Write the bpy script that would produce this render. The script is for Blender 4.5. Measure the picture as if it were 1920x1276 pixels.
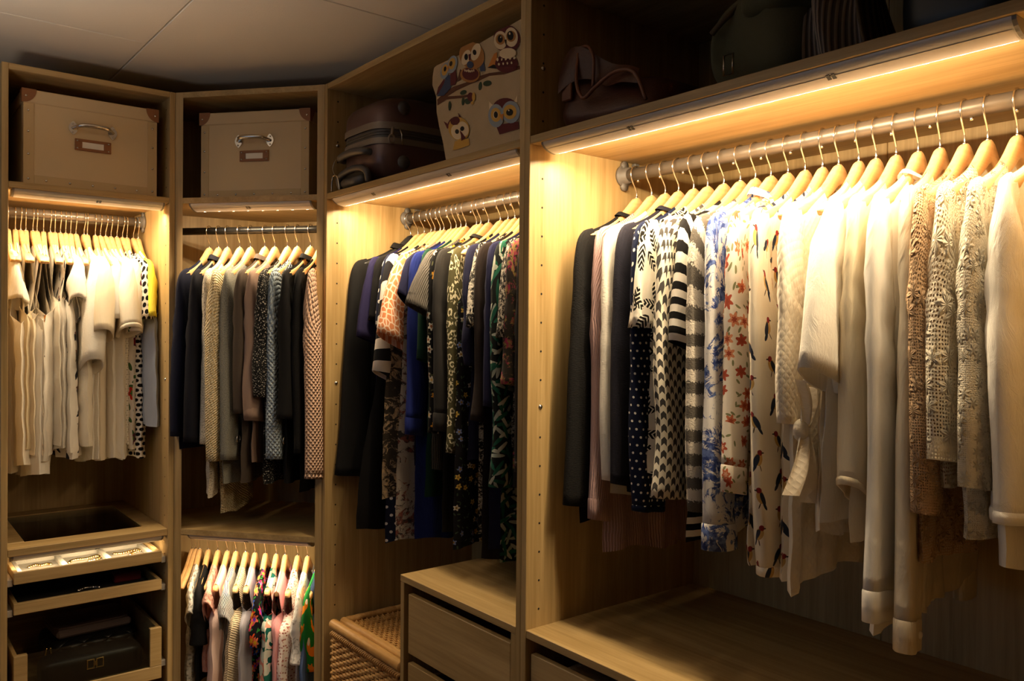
import bpy, math, random
from mathutils import Matrix, Vector

# ------------------------------------------------------------------ clearing, camera, world, light, exposure
for o in list(bpy.data.objects):
    bpy.data.objects.remove(o, do_unlink=True)
SC = bpy.context.scene
COL = SC.collection
random.seed(7)
PI = math.pi

YAW, PITCH, ROLL = math.radians(38.55), math.radians(-0.57), math.radians(0.5)
fw = Vector((math.sin(YAW), math.cos(YAW), 0)); rt = Vector((math.cos(YAW), -math.sin(YAW), 0)); up = Vector((0, 0, 1))
f2 = fw * math.cos(PITCH) + up * math.sin(PITCH); u2 = up * math.cos(PITCH) - fw * math.sin(PITCH)
r3 = rt * math.cos(ROLL) + u2 * math.sin(ROLL); u3 = u2 * math.cos(ROLL) - rt * math.sin(ROLL)
cam = bpy.data.cameras.new('camera')
cam.sensor_width = 36.0
cam.lens = 1543.18 / 1920 * 36.0
cam.clip_start = 0.05
cam_o = bpy.data.objects.new('camera', cam); COL.objects.link(cam_o)
m = Matrix.Identity(4)
for i in range(3):
    m[i][0], m[i][1], m[i][2] = r3[i], u3[i], -f2[i]
m[0][3], m[1][3], m[2][3] = -0.8212, -2.8176, 1.586
cam_o.matrix_world = m
SC.camera = cam_o

SC.view_settings.view_transform = 'Standard'
SC.view_settings.look = 'None'
SC.view_settings.gamma = 1.0
SC.view_settings.use_curve_mapping = False
SC.view_settings.exposure = 0.0
SC.cycles.use_denoising = True
SC.cycles.max_bounces = 8
SC.cycles.diffuse_bounces = 5
SC.cycles.transparent_max_bounces = 12
SC.cycles.sample_clamp_indirect = 6.0

W = bpy.data.worlds.new('world'); SC.world = W
W.use_nodes = True
W.node_tree.nodes['Background'].inputs[0].default_value = (0.45, 0.65, 1.0, 1)
W.node_tree.nodes['Background'].inputs[1].default_value = 1.4

LED = (1.0, 0.775, 0.49)
DN = Vector((0.767, 0.641, 0)).normalized()      # into the corner cabinet
DD = Vector((0.642, -0.767, 0)).normalized()     # along the corner cabinet's front
MIDC = Vector((0.1685, -0.2015, 0))


def strip_light(name, center, along, back, length, watts, tilt=6, spread=140, width=0.005):
    """Area light of an LED strip: 'along' its length, 'back' points into the cabinet."""
    l = bpy.data.lights.new(name, 'AREA')
    l.shape = 'RECTANGLE'; l.size = length; l.size_y = width
    l.energy = watts; l.color = LED; l.spread = math.radians(spread)
    o = bpy.data.objects.new(name, l); COL.objects.link(o)
    a = Vector(along).normalized(); b = Vector(back).normalized()
    t = math.radians(tilt)
    aim = Vector((0, 0, -1)) * math.cos(t) + b * math.sin(t)
    z = -aim; x = a; y = z.cross(x).normalized()
    mm = Matrix.Identity(4)
    for i in range(3):
        mm[i][0], mm[i][1], mm[i][2], mm[i][3] = x[i], y[i], z[i], center[i]
    o.matrix_world = mm
    return o


XF = 0.337                 # front plane of the right run
ZT, ZS, ZB = 2.364, 2.018, 0.928   # top, upper shelf top, middle shelf top
T = 0.018
strip_light('led_light', (XF + .052, -1.921, ZS - T - .026), (0, 1, 0), (1, 0, 0), 0.93, 12.0, spread=172)
strip_light('led_light', (XF + .052, -0.908, ZS - T - .026), (0, 1, 0), (1, 0, 0), 0.92, 8.0, spread=172)
strip_light('led_light', (-.2455, .052, ZS - T - .026), (1, 0, 0), (0, 1, 0), 0.42, 3.8, spread=165)
_c = MIDC + DN * .052
strip_light('led_light', (_c.x, _c.y, ZS - T - .026), DD, DN, 0.38, 3.2)
strip_light('led_light', (_c.x, _c.y, ZB - T - .026), DD, DN, 0.40, 2.3, tilt=22, spread=165)
strip_light('led_light', (-.2455, .052, ZB - T - .028), (1, 0, 0), (0, 1, 0), 0.40, .8, tilt=48)

# spill of the strips along the shelf undersides
for _p, _a, _b, _l, _w in (((XF + .056, -1.921, ZS - T - .018), (0, 1, 0), (1, 0, 0), .90, 4.5), ((XF + .056, -.908, ZS - T - .018), (0, 1, 0), (1, 0, 0), .88, 3.4),
                           ((-.2455, .056, ZS - T - .018), (1, 0, 0), (0, 1, 0), .40, 1.5), ((_c.x + DN.x * .004, _c.y + DN.y * .004, ZS - T - .018), DD, DN, .38, 1.0)):
    strip_light('led_spill', _p, _a, _b, _l, _w, tilt=75, spread=180, width=.004)
# added fill light, out of view, to brighten ceiling and cabinet fronts
_u = bpy.data.lights.new('added_fill_light', 'AREA'); _u.shape = 'DISK'; _u.size = .35; _u.energy = 8.0; _u.color = (1.0, .88, .76); _u.spread = math.radians(140)
_o = bpy.data.objects.new('added_fill_light', _u); COL.objects.link(_o); _o.location = (-1.05, -.95, 1.722); _o.rotation_euler = (PI, 0, 0)

# ------------------------------------------------------------------ node helpers
class X:
    def __init__(s, g, k): s.g, s.k = g, k
    def __add__(s, o): return s.g.m('ADD', s, o)
    __radd__ = __add__
    def __sub__(s, o): return s.g.m('SUBTRACT', s, o)
    def __rsub__(s, o): return s.g.m('SUBTRACT', o, s)
    def __mul__(s, o): return s.g.m('MULTIPLY', s, o)
    __rmul__ = __mul__
    def __truediv__(s, o): return s.g.m('DIVIDE', s, o)
    def __gt__(s, o): return s.g.m('GREATER_THAN', s, o)
    def __lt__(s, o): return s.g.m('LESS_THAN', s, o)
    def __neg__(s): return s.g.m('MULTIPLY', s, -1.0)


class G:
    """A material's node tree with short-hand for math."""
    def __init__(s, name):
        s.mat = bpy.data.materials.new(name); s.mat.use_nodes = True
        s.t = s.mat.node_tree; s.n = s.t.nodes
        s.b = s.n['Principled BSDF']; s.out = s.n['Material Output']
        tc = s.n.new('ShaderNodeTexCoord'); s.tc = tc
        sep = s.n.new('ShaderNodeSeparateXYZ'); s.t.links.new(tc.outputs['UV'], sep.inputs[0])
        s.u, s.v = X(s, sep.outputs[0]), X(s, sep.outputs[1])
        s.uvs = X(s, tc.outputs['UV']); s.obj = X(s, tc.outputs['Object'])
    def put(s, sock, val):
        if isinstance(val, X): s.t.links.new(val.k, sock)
        else:
            try: sock.default_value = val
            except Exception: sock.default_value = (*val, 1) if len(val) == 3 else val
    def m(s, op, *a):
        n = s.n.new('ShaderNodeMath'); n.operation = op
        for i, v in enumerate(a): s.put(n.inputs[i], v)
        return X(s, n.outputs[0])
    def sin(s, a): return s.m('SINE', a)
    def cos(s, a): return s.m('COSINE', a)
    def frac(s, a): return s.m('FRACT', a)
    def floor(s, a): return s.m('FLOOR', a)
    def abs(s, a): return s.m('ABSOLUTE', a)
    def max(s, a, b): return s.m('MAXIMUM', a, b)
    def min(s, a, b): return s.m('MINIMUM', a, b)
    def sm(s, a, lo, hi):
        n = s.n.new('ShaderNodeMapRange'); n.interpolation_type = 'SMOOTHSTEP'
        s.put(n.inputs[0], a); s.put(n.inputs[1], lo); s.put(n.inputs[2], hi)
        return X(s, n.outputs[0])
    def mix(s, f, a, b):
        n = s.n.new('ShaderNodeMix'); n.data_type = 'RGBA'
        s.put(n.inputs[0], f)
        s.put(n.inputs[6], a if isinstance(a, X) else (*a, 1)); s.put(n.inputs[7], b if isinstance(b, X) else (*b, 1))
        return X(s, n.outputs[2])
    def vec(s, x, y, z=0.0):
        n = s.n.new('ShaderNodeCombineXYZ')
        for i, v in enumerate((x, y, z)): s.put(n.inputs[i], v)
        return X(s, n.outputs[0])
    def noise(s, vec, scale, detail=3.0, rough=.55, dist=0.0):
        n = s.n.new('ShaderNodeTexNoise')
        s.put(n.inputs['Vector'], vec); n.inputs['Scale'].default_value = scale
        n.inputs['Detail'].default_value = detail; n.inputs['Roughness'].default_value = rough
        n.inputs['Distortion'].default_value = dist
        return X(s, n.outputs[0])
    def vor(s, vec, scale=1.0, feature='F1', rand=1.0):
        n = s.n.new('ShaderNodeTexVoronoi'); n.feature = feature; n.voronoi_dimensions = '2D'
        s.put(n.inputs['Vector'], vec); n.inputs['Scale'].default_value = scale
        n.inputs['Randomness'].default_value = rand
        if feature == 'DISTANCE_TO_EDGE': return X(s, n.outputs[0])
        c = s.n.new('ShaderNodeSeparateColor'); s.t.links.new(n.outputs['Color'], c.inputs[0])
        p = s.n.new('ShaderNodeSeparateXYZ'); s.t.links.new(n.outputs['Position'], p.inputs[0])
        return X(s, n.outputs['Distance']), X(s, c.outputs[0]), X(s, c.outputs[1]), X(s, p.outputs[0]), X(s, p.outputs[1])
    def wave(s, vec, scale, dist, det=2.0):
        n = s.n.new('ShaderNodeTexWave'); s.put(n.inputs['Vector'], vec)
        n.inputs['Scale'].default_value = scale; n.inputs['Distortion'].default_value = dist
        n.inputs['Detail'].default_value = det
        return X(s, n.outputs['Fac'])
    def scale(s, vec, x, y, z):
        n = s.n.new('ShaderNodeMapping'); s.put(n.inputs[0], vec); n.inputs['Scale'].default_value = (x, y, z)
        return X(s, n.outputs[0])
    def bump(s, h, dist=.001, strength=1.0, prev=None):
        n = s.n.new('ShaderNodeBump'); s.put(n.inputs['Height'], h)
        n.inputs['Distance'].default_value = dist; n.inputs['Strength'].default_value = strength
        if prev is not None: s.t.links.new(prev.k, n.inputs['Normal'])
        return X(s, n.outputs[0])
    def done(s, col, rough=.5, metal=0.0, normal=None, spec=None, emit=None, emit_s=0.0, alpha=None, transl=0.0, sheen=0.0):
        s.put(s.b.inputs['Base Color'], col if isinstance(col, X) else (*col, 1))
        s.put(s.b.inputs['Roughness'], rough); s.b.inputs['Metallic'].default_value = metal
        if spec is not None: s.b.inputs['Specular IOR Level'].default_value = spec
        if sheen: s.b.inputs['Sheen Weight'].default_value = sheen
        if normal is not None: s.put(s.b.inputs['Normal'], normal)
        if emit is not None:
            s.b.inputs['Emission Color'].default_value = (*emit, 1); s.b.inputs['Emission Strength'].default_value = emit_s
        if alpha is not None: s.put(s.b.inputs['Alpha'], alpha)
        if transl:
            tr = s.n.new('ShaderNodeBsdfTranslucent'); s.put(tr.inputs[0], col if isinstance(col, X) else (*col, 1))
            if normal is not None: s.put(tr.inputs['Normal'], normal)
            mx = s.n.new('ShaderNodeMixShader'); mx.inputs[0].default_value = transl
            s.t.links.new(s.b.outputs[0], mx.inputs[1]); s.t.links.new(tr.outputs[0], mx.inputs[2])
            res = mx
            if alpha is not None:
                tp = s.n.new('ShaderNodeBsdfTransparent'); m2 = s.n.new('ShaderNodeMixShader')
                s.put(m2.inputs[0], alpha); s.t.links.new(tp.outputs[0], m2.inputs[1]); s.t.links.new(mx.outputs[0], m2.inputs[2])
                res = m2
            s.t.links.new(res.outputs[0], s.out.inputs[0])
        return s.mat


def rgb(h):
    """sRGB hex -> linear."""
    c = [int(h[i:i + 2], 16) / 255 for i in (0, 2, 4)]
    return tuple(x / 12.92 if x <= .04045 else ((x + .055) / 1.055) ** 2.4 for x in c)


# ------------------------------------------------------------------ hard-surface materials
def wood(name, axis, dark='9a7e4e', light='c2a573', rough=.42):
    g = G(name)
    sc = {'x': (1.6, 26, 26), 'y': (26, 1.6, 26), 'z': (26, 26, 1.6)}[axis]
    p = g.scale(g.obj, *sc)
    n1 = g.noise(p, 1.0, 5, .6, .6)
    p2 = g.scale(g.obj, *[q * 5 if q > 2 else q * 2.2 for q in sc])
    n2 = g.noise(p2, 1.0, 3, .7)
    p3 = g.scale(g.obj, *[q * .16 if q > 2 else q * .35 for q in sc])
    n3 = g.noise(p3, 1.0, 2, .5)
    f = g.sm(n1 * .5 + n2 * .32 + n3 * .35, .40, .78)
    col = g.mix(f, rgb(dark), rgb(light))
    return g.done(col, rough, normal=g.bump(n2, .0004, .5), spec=.35)


def plain(name, col, rough=.5, metal=0.0, spec=None, bump=0, bscale=200, **k):
    g = G(name)
    nrm = g.bump(g.noise(g.obj, bscale, 3), bump) if bump else None
    return g.done(col, rough, metal, nrm, spec, **k)


M = {}
M['wood_z'] = wood('oak_veneer_upright', 'z')
M['wood_y'] = wood('oak_veneer_run', 'y')
M['wood_x'] = wood('oak_veneer_cross', 'x')
M['wood_h'] = wood('hanger_wood', 'x', 'c8985c', 'e6bf88', .38)
M['steel'] = plain('chrome', (.72, .70, .68), .18, 1.0)
M['rail'] = plain('rail_steel', rgb('7a7064'), .36, .5)
M['railblk'] = plain('rail_black', (.015, .014, .013), .28, .3)
M['plast'] = plain('grey_plastic', rgb('6b655e'), .5)
M['alu'] = plain('brushed_aluminium', rgb('bfbab4'), .5, .35)
M['led'] = plain('led_diffuser', (1, .8, .5), .5, emit=(1, .76, .45), emit_s=40.0)
M['led2'] = plain('led_diode', (1, .9, .7), .5, emit=(1, .84, .58), emit_s=60.0)
def glow_mat():
    g = G('painted_glow_edge')  # LED bleed painted as an emission ramp on the lamp body's face
    g.done(rgb('c4bdb4'), .5)
    k = g.m('POWER', g.v, 2.6) * 0.85
    g.put(g.b.inputs['Emission Color'], (1, .72, .45, 1)); g.put(g.b.inputs['Emission Strength'], k)
    return g.mat


M['glow'] = glow_mat()
M['hole'] = plain('drill_hole', (.012, .008, .005), .9)
M['black'] = plain('black_plastic', (.012, .012, .012), .45)
M['paper'] = plain('card_label', rgb('e6e0d4'), .7)
M['boxc'] = plain('fibreboard', rgb('cfb891'), .75, bump=.0003, bscale=400)
M['boxc2'] = plain('fibreboard_edge', rgb('c2a97f'), .75, bump=.0003, bscale=400)
M['leather_tan'] = plain('tan_leather', rgb('8a5a34'), .55, bump=.0004, bscale=300)
M['nickel'] = plain('nickel', (.62, .58, .52), .25, 1.0)
M['wallp'] = plain('wall_paint', rgb('8f8678'), .85, bump=.0004, bscale=150)
M['ceil'] = plain('ceiling_board', rgb('e3d9c8'), .8, bump=.0003, bscale=220)
M['joint'] = plain('ceiling_joint', rgb('8a8072'), .9)
M['floor'] = wood('floor_oak', 'y', '5e4833', '7a6046', .4)
M['gold'] = plain('gold', (.95, .68, .25), .22, 1.0)
M['felt'] = plain('grey_felt', rgb('a39c8d'), .95, bump=.0012, bscale=350)
M['darkfelt'] = plain('dark_felt', rgb('2a2725'), .95, bump=.001, bscale=350)
M['redbox'] = plain('red_card', rgb('6e1420'), .5)
M['pearl'] = plain('pearl', rgb('d8d0c4'), .25)
M['suit'] = plain('plum_shell', rgb('644c48'), .33, .25, bump=.0002, bscale=500)
M['suitband'] = plain('grey_band', rgb('85796c'), .45, .2)
M['suitgrey'] = plain('grey_handle', rgb('4c4846'), .45)
M['brownl'] = plain('brown_leather', rgb('4c2818'), .5, bump=.0006, bscale=180)
M['brownd'] = plain('brown_leather_piping', rgb('6b3d24'), .5, bump=.0004, bscale=180)
M['olivec'] = plain('olive_canvas', rgb('46452e'), .85, bump=.0008, bscale=260)
M['olived'] = plain('olive_canvas_strap', rgb('4a3c28'), .8, bump=.0006, bscale=260)
M['mauvel'] = plain('mauve_leather', rgb('84706c'), .55, bump=.0005, bscale=260)
M['wicker'] = wood('wicker_strand', 'x', '9a6b34', 'd3a562', .5)
M['wicker2'] = wood('wicker_rim', 'y', 'a8773c', 'dcb273', .5)


def glass_mat():
    g = G('clear_glass')
    gl = g.n.new('ShaderNodeBsdfGlass'); gl.inputs['Roughness'].default_value = 0.0; gl.inputs['IOR'].default_value = 1.45
    gl.inputs[0].default_value = (.82, .86, .84, 1)
    tp = g.n.new('ShaderNodeBsdfTransparent'); tp.inputs[0].default_value = (.80, .84, .82, 1)
    gs = g.n.new('ShaderNodeBsdfGlossy'); gs.inputs['Roughness'].default_value = .03
    fr = g.n.new('ShaderNodeFresnel'); fr.inputs[0].default_value = 1.5
    mx = g.n.new('ShaderNodeMixShader')
    g.t.links.new(fr.outputs[0], mx.inputs[0]); g.t.links.new(tp.outputs[0], mx.inputs[1]); g.t.links.new(gs.outputs[0], mx.inputs[2])
    g.t.links.new(mx.outputs[0], g.out.inputs[0])
    return g.mat


M['glass'] = glass_mat()


def quilt_mat(name, c):
    g = G(name)
    a = (g.u + g.v) * 42; b = (g.u - g.v) * 42
    h = g.m('POWER', g.abs(g.sin(a)) * g.abs(g.sin(b)), .4)
    return g.done(c, .4, normal=g.bump(h, .006))


M['quilt'] = quilt_mat('black_quilted_leather', (.012, .011, .011))


def canvas(name, c1, c2):
    g = G(name)
    w = g.sin(g.u * 1900) * g.sin(g.v * 1900)
    return g.done(g.mix(g.noise(g.obj, 14, 4), c1, c2), .9, normal=g.bump(w + g.noise(g.obj, 30) * 3, .0006))


M['canvas'] = canvas('cream_canvas', rgb('b79f7a'), rgb('d3bd98'))


def stripe_cloth():
    g = G('grey_pinstripe_cloth')
    s = g.sin(g.u * 900)
    return g.done(g.mix(g.sm(s, -.2, .4), rgb('4f4844'), rgb('8d8278')), .9, normal=g.bump(s, .0006))


M['pin'] = stripe_cloth()
for k, c in dict(o_maroon='5a1f22', o_cream='dcc6a0', o_tan='a8733c', o_orange='c27a35', o_black='16100e', o_blue='3a4560', o_grey='8d97a0', o_brown='5c3622', o_green='34422c',
                 o_mustard='c79a45').items():
    M[k] = plain('print_' + k[2:], rgb(c), .9, bump=.0005, bscale=600)

# ------------------------------------------------------------------ fabrics
def fabric(name, colfn, weave=3200.0, wamp=.00012, wrinkle=.004, rough=.88, transl=0.0, hfn=None, hd=.002, alphafn=None, sheen=0.0, spec=.2):
    g = G(name)
    col = colfn(g) if callable(colfn) else colfn
    nrm = g.bump(g.noise(g.scale(g.uvs, 16, 5, 1), 1.0, 4, .6, .8), wrinkle, .8)
    if hfn: nrm = g.bump(hfn(g), hd, 1.0, nrm)
    if wamp: nrm = g.bump(g.sin(g.u * weave) * g.sin(g.v * weave), wamp, .6, nrm)
    al = alphafn(g) if alphafn else None
    return g.done(col, rough, normal=nrm, transl=transl, alpha=al, sheen=sheen, spec=spec)


def solid(name, h, **k): return fabric(name, rgb(h), **k)


def c_dots(bg, fg, p, r):
    def fn(g):
        a = g.u / p; b = g.v / p; row = g.floor(b); a = a + row * .5
        dx = g.frac(a) - .5; dy = g.frac(b) - .5
        return g.mix((dx * dx + dy * dy) < r * r, rgb(bg), rgb(fg))
    return fn


def c_hstripe(c1, c2, p, duty=.5, noisy=0.0, shift=0.0, slope=0.0):
    def fn(g):
        v = g.v / p + shift + g.u * slope
        if noisy: v = v + (g.noise(g.uvs, 260, 3) - .5) * noisy
        return g.mix(g.frac(v) < duty, rgb(c1), rgb(c2))
    return fn


def c_vstripe(c1, c2, p, duty=.5, zig=0.0, zp=.05):
    def fn(g):
        u = g.u
        if zig: u = u + g.abs(g.frac(g.u * 0 + g.v / zp) - .5) * zig
        return g.mix(g.frac(u / p) < duty, rgb(c1), rgb(c2))
    return fn


def c_arrow(bg, fg, w, h):
    def fn(g):
        a = g.u / w; i = g.floor(a); fa = g.frac(a)
        odd = g.m('MODULO', g.abs(i), 2.0)
        vv = g.v / h + odd * .5 + g.abs(fa - .5) * .55
        dark = (g.frac(vv) < .5) * (g.abs(fa - .5) < .43)
        stripe = g.sm(g.frac(g.u / (w * .11)), .3, .7)
        return g.mix(dark, rgb(bg), g.mix(stripe, rgb(fg), tuple(min(1, x * 2.2 + .03) for x in rgb(fg))))
    return fn


def flower_mask(g, scale, r, petals, vs=None, warp=0.0):
    vec = g.vec(g.u, g.v)
    d, c1, c2, px, py = g.vor(vec, scale)
    x = g.u - px; y = g.v - py
    th = g.m('ARCTAN2', y, x)
    rr = g.m('SQRT', x * x + y * y) * scale
    lim = (g.cos(th * petals + c1 * 6.28) * .22 + .78) * r
    return rr, lim, c1, c2, x, y, th


def c_flowers(bg, cols, centre, scale, r, petals=5, leaf=None, keep=1.0, bgn=None):
    def fn(g):
        rr, lim, c1, c2, x, y, th = flower_mask(g, scale, r, petals)
        base = rgb(bg)
        if leaf:
            d2, a1, a2, qx, qy = g.vor(g.vec(g.u + .37, g.v + .11), scale * 1.5)
            lx = g.u + .37 - qx; ly = g.v + .11 - qy
            an = a1 * 6.28
            p = lx * g.cos(an) + ly * g.sin(an); q = ly * g.cos(an) - lx * g.sin(an)
            lm = (p * p * (scale * scale * 14) + q * q * (scale * scale * 90)) < .5
            base = g.mix(lm * (a2 > .25), base, rgb(leaf))
        col = rgb(cols[0])
        for i, c in enumerate(cols[1:]):
            col = g.mix(c1 > (i + 1) / len(cols), col, rgb(c))
        inner = rr < lim * .45
        col = g.mix(inner, col, g.mix(c2 > .5, rgb(centre[0]), rgb(centre[-1])))
        return g.mix((rr < lim) * (c2 < keep), base, col)
    return fn


def c_toile(bg, cols, scale=26, cover=.53, dist=1.5):
    def fn(g):
        n = g.noise(g.uvs, scale, 6, .72, dist)
        k = g.noise(g.uvs, scale * .35, 2)
        msk = g.sm(n + (k - .5) * .5, cover, cover + .05)
        c = g.mix(g.sm(g.noise(g.uvs, scale * 2.4, 3), .42, .6), rgb(cols[0]), rgb(cols[-1]))
        return g.mix(msk, rgb(bg), c)
    return fn


def c_leopard(bg, fg, scale, r1=.22, r2=.40, fill=None):
    def fn(g):
        d, c1, c2, px, py = g.vor(g.vec(g.u, g.v * .8), scale, rand=.85)
        d = d + (g.noise(g.uvs, scale * 2.6, 2) - .5) * .35
        ring = (d > r1) * (d < r2) * (g.noise(g.uvs, scale * 1.7, 1) > .45)
        base = rgb(bg)
        if fill: base = g.mix(d < r1, base, rgb(fill))
        return g.mix(ring, base, rgb(fg))
    return fn


def c_giraffe(bg, fg, scale, t=.09):
    def fn(g):
        e = g.vor(g.vec(g.u, g.v) , scale, 'DISTANCE_TO_EDGE')
        return g.mix(g.sm(e, t, t + .05), rgb(bg), rgb(fg))
    return fn


def c_leaves(bg, fgs, scale, ribs=160.0, asp=4.0, len_=.30, keep=1.0):
    def fn(g):
        col = rgb(bg)
        for k, fg in enumerate(fgs):
            ox, oy = .13 * k + .05, .29 * k
            d, c1, c2, px, py = g.vor(g.vec(g.u + ox, g.v + oy), scale, rand=.7)
            x = (g.u + ox - px) * scale; y = (g.v + oy - py) * scale
            an = c1 * 6.28
            p = x * g.cos(an) + y * g.sin(an); q = y * g.cos(an) - x * g.sin(an)
            shape = (p * p + q * q * (asp * asp) * .55) < (len_ * len_ * 2.0)
            rib = (g.frac((p + g.abs(q) * .9) * ribs / scale) < .62) if ribs else 1.0
            msk = shape * rib * (c2 < keep) if ribs else shape * (c2 < keep)
            col = g.mix(msk, col, rgb(fg))
        return col
    return fn


def ell(g, x, y, cx, cy, rx, ry, rot=0.0):
    c, s = math.cos(rot), math.sin(rot)
    a = (x - cx) * c + (y - cy) * s; b = (y - cy) * c - (x - cx) * s
    return (a * a / (rx * rx) + b * b / (ry * ry)) < 1.0


def c_birds(bg, cw=.075, ch=.085, sc=1.0, body='c9a05a', wing='20283c', head='8e2420', keep=1.0):
    def fn(g):
        a = g.u / cw; i = g.floor(a); b = g.v / ch + g.m('MODULO', g.abs(i), 2.0) * .5
        j = g.floor(b)
        flip = g.m('MODULO', g.abs(i + j), 2.0) * 2.0 - 1.0
        x = (g.frac(a) - .5) * cw * flip; y = (g.frac(b) - .5) * ch
        s = sc
        col = g.mix(ell(g, x, y, 0, 0, .008 * s, .012 * s, .35), rgb(bg), rgb(body))
        col = g.mix(ell(g, x, y, .005 * s, -.003 * s, .005 * s, .013 * s, .45), col, rgb(wing))
        col = g.mix(ell(g, x, y, .010 * s, -.016 * s, .003 * s, .009 * s, .6), col, rgb(wing))
        col = g.mix(ell(g, x, y, -.004 * s, .012 * s, .0052 * s, .0052 * s), col, rgb(head))
        col = g.mix(ell(g, x, y, -.010 * s, .0115 * s, .0035 * s, .0013 * s), col, rgb('3a2a20'))
        return g.mix(ell(g, x, y, -.002 * s, -.016 * s, .001 * s, .006 * s, -.3), col, rgb('4a3520'))
    return fn


def c_fox(g):
    cw, ch = .07, .058
    a = g.u / cw; i = g.floor(a); b = g.v / ch + g.m('MODULO', g.abs(i), 2.0) * .5
    flip = g.m('MODULO', g.abs(i + g.floor(b)), 2.0) * 2.0 - 1.0
    x = (g.frac(a) - .5) * cw * flip; y = (g.frac(b) - .5) * ch
    o = rgb('e8851a')
    col = g.mix(ell(g, x, y, 0, -.006, .018, .012), rgb('1f7a32'), o)
    col = g.mix(ell(g, x, y, -.013, .006, .009, .008), col, o)
    col = g.mix(ell(g, x, y, -.018, .013, .0025, .006, .3), col, o)
    col = g.mix(ell(g, x, y, -.009, .013, .0025, .006, -.3), col, o)
    col = g.mix(ell(g, x, y, .019, .006, .006, .014, -.25), col, o)
    return g.mix(ell(g, x, y, .021, .015, .0042, .008, -.25), col, rgb('ece2d0'))


def c_tweed(cols, scale=420, lo=.5):
    def fn(g):
        n = g.noise(g.scale(g.uvs, 1, .7, 1), scale, 2, .7)
        c = g.mix(g.sm(n, lo - .06, lo + .06), rgb(cols[0]), rgb(cols[1]))
        if len(cols) > 2: c = g.mix(g.noise(g.uvs, scale * .8, 1) > .63, c, rgb(cols[2]))
        return c
    return fn


def h_tweed(g): return g.noise(g.uvs, 260, 3, .7)
def h_cable(g): return g.sin((g.u * .7 + g.v) * 760) * (g.sin((g.u - g.v * .3) * 620) * .5 + .8) + g.noise(g.uvs, 380, 2) * 1.2
def h_honey(g): return g.abs(g.sin(g.u * 210 + g.v * 190)) * g.abs(g.sin(g.u * 210 - g.v * 190))
def h_rib(g): return g.sin(g.u * 1100 + g.noise(g.uvs, 40) * 6)
def h_purl(g): return g.sin(g.v * 1500 + g.sin(g.u * 900) * 1.2)
def h_crinkle(g): return g.noise(g.scale(g.uvs, 60, 22, 1), 1.0, 5, .65, 1.2)
def h_weft(g): return g.noise(g.scale(g.uvs, 120, 700, 1), 1.0, 3)
def h_lace(sc):
    def fn(g):
        rr, lim, c1, c2, x, y, th = flower_mask(g, sc, .46, 6)
        fl = g.sm(lim - rr, -.02, .18)
        return fl * 1.4 + g.sin(th * 12) * fl * .3 + g.noise(g.uvs, sc * 9, 3) * .7
    return fn
def h_scallop(sc):
    def fn(g):
        a = g.u * sc; b = g.v * sc * 1.3
        a = a + g.m('MODULO', g.abs(g.floor(b)), 2.0) * .5
        x = g.frac(a) - .5; y = g.frac(b)
        d = g.m('SQRT', x * x * 3.2 + y * y)
        return g.sin(d * 20) * .5 + g.noise(g.uvs, sc * 14, 3)
    return fn
def a_lace(sc, hole=.16, amt=.92):
    def fn(g):
        rr, lim, c1, c2, x, y, th = flower_mask(g, sc, .42, 6)
        d, q1, q2, px, py = g.vor(g.vec(g.u, g.v * .8), sc * 8.5, rand=.25)
        holes = (d < hole * 1.9) * (rr > lim)
        return 1.0 - holes * amt
    return fn


F = {}
def fab(key, *a, **k): F[key] = fabric('cloth_' + key, *a, **k)
S = lambda key, h, **k: fab(key, rgb(h), **k)
# the bright tops of the nearest cabinet
S('black_knit', '141313', hfn=h_weft, hd=.0015, wrinkle=.006)
S('mauve_knit', 'a98a86', hfn=h_rib, hd=.0008)
S('cream_knit', 'ece4d6', hfn=h_weft, hd=.001, transl=.1)
S('ink_knit', '1d1c26', hfn=h_weft, hd=.001)
fab('navy_dot', c_dots('131a33', 'efe9dc', .0165, .155), wrinkle=.006)
fab('leafprint', c_leaves('eee6d6', ['14130f', '1a1712'], 19, 120, 3.0, .28), transl=.12, wrinkle=.008)
fab('arrow', c_arrow('e2d9c4', '2d2a28', .0135, .026), wrinkle=.004)
fab('boldstripe', c_hstripe('121010', 'efe6d8', .026, .5), wrinkle=.004)
fab('greystripe', c_hstripe('5e5850', 'd0c6b6', .046, .5, .45), hfn=h_tweed, hd=.002, wrinkle=.003)
fab('toile', c_toile('e4e0dc', ['34457f', '6a7fb8'], 27, .505), wrinkle=.007, transl=.1)
fab('rosefloral', c_flowers('f0e4d2', ['c9714c', 'd98f6a', 'b4523a'], ['a34a34', 'e0a88a'], 34, .42, 6, '8a8a62', .7), wrinkle=.005, transl=.1)
fab('birds', c_birds('efe2cb', .052, .068, 1.0), wrinkle=.006, transl=.15, rough=.6, spec=.35)
S('white', 'f1ebe0', transl=.18, wrinkle=.006)
S('white_crinkle', 'f2ece0', hfn=h_crinkle, hd=.002, transl=.15)
S('cream_silk', 'ecdcbb', transl=.15, rough=.5, spec=.4, wrinkle=.007)
S('cream_tex', 'f0e4cf', hfn=h_honey, hd=.0006, transl=.12)
S('white_sheer', 'efe8da', transl=.3, rough=.6, wrinkle=.006)
S('satin', 'dccdb2', transl=.1, rough=.4, spec=.5, wrinkle=.01)
S('tan_lace', 'c9a884', hfn=h_lace(34), hd=.003, transl=.15, wamp=0, wrinkle=.006, alphafn=a_lace(34, .15))
S('crochet', 'efe4cc', hfn=h_lace(26), hd=.003, wamp=0, transl=.2, alphafn=a_lace(26, .15))
S('lace_knit', 'ece2cc', hfn=h_lace(48), hd=.0028, wamp=0, transl=.2, alphafn=a_lace(48, .12))
S('ivory', 'f0e6d2', transl=.18, wrinkle=.007)
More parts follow.
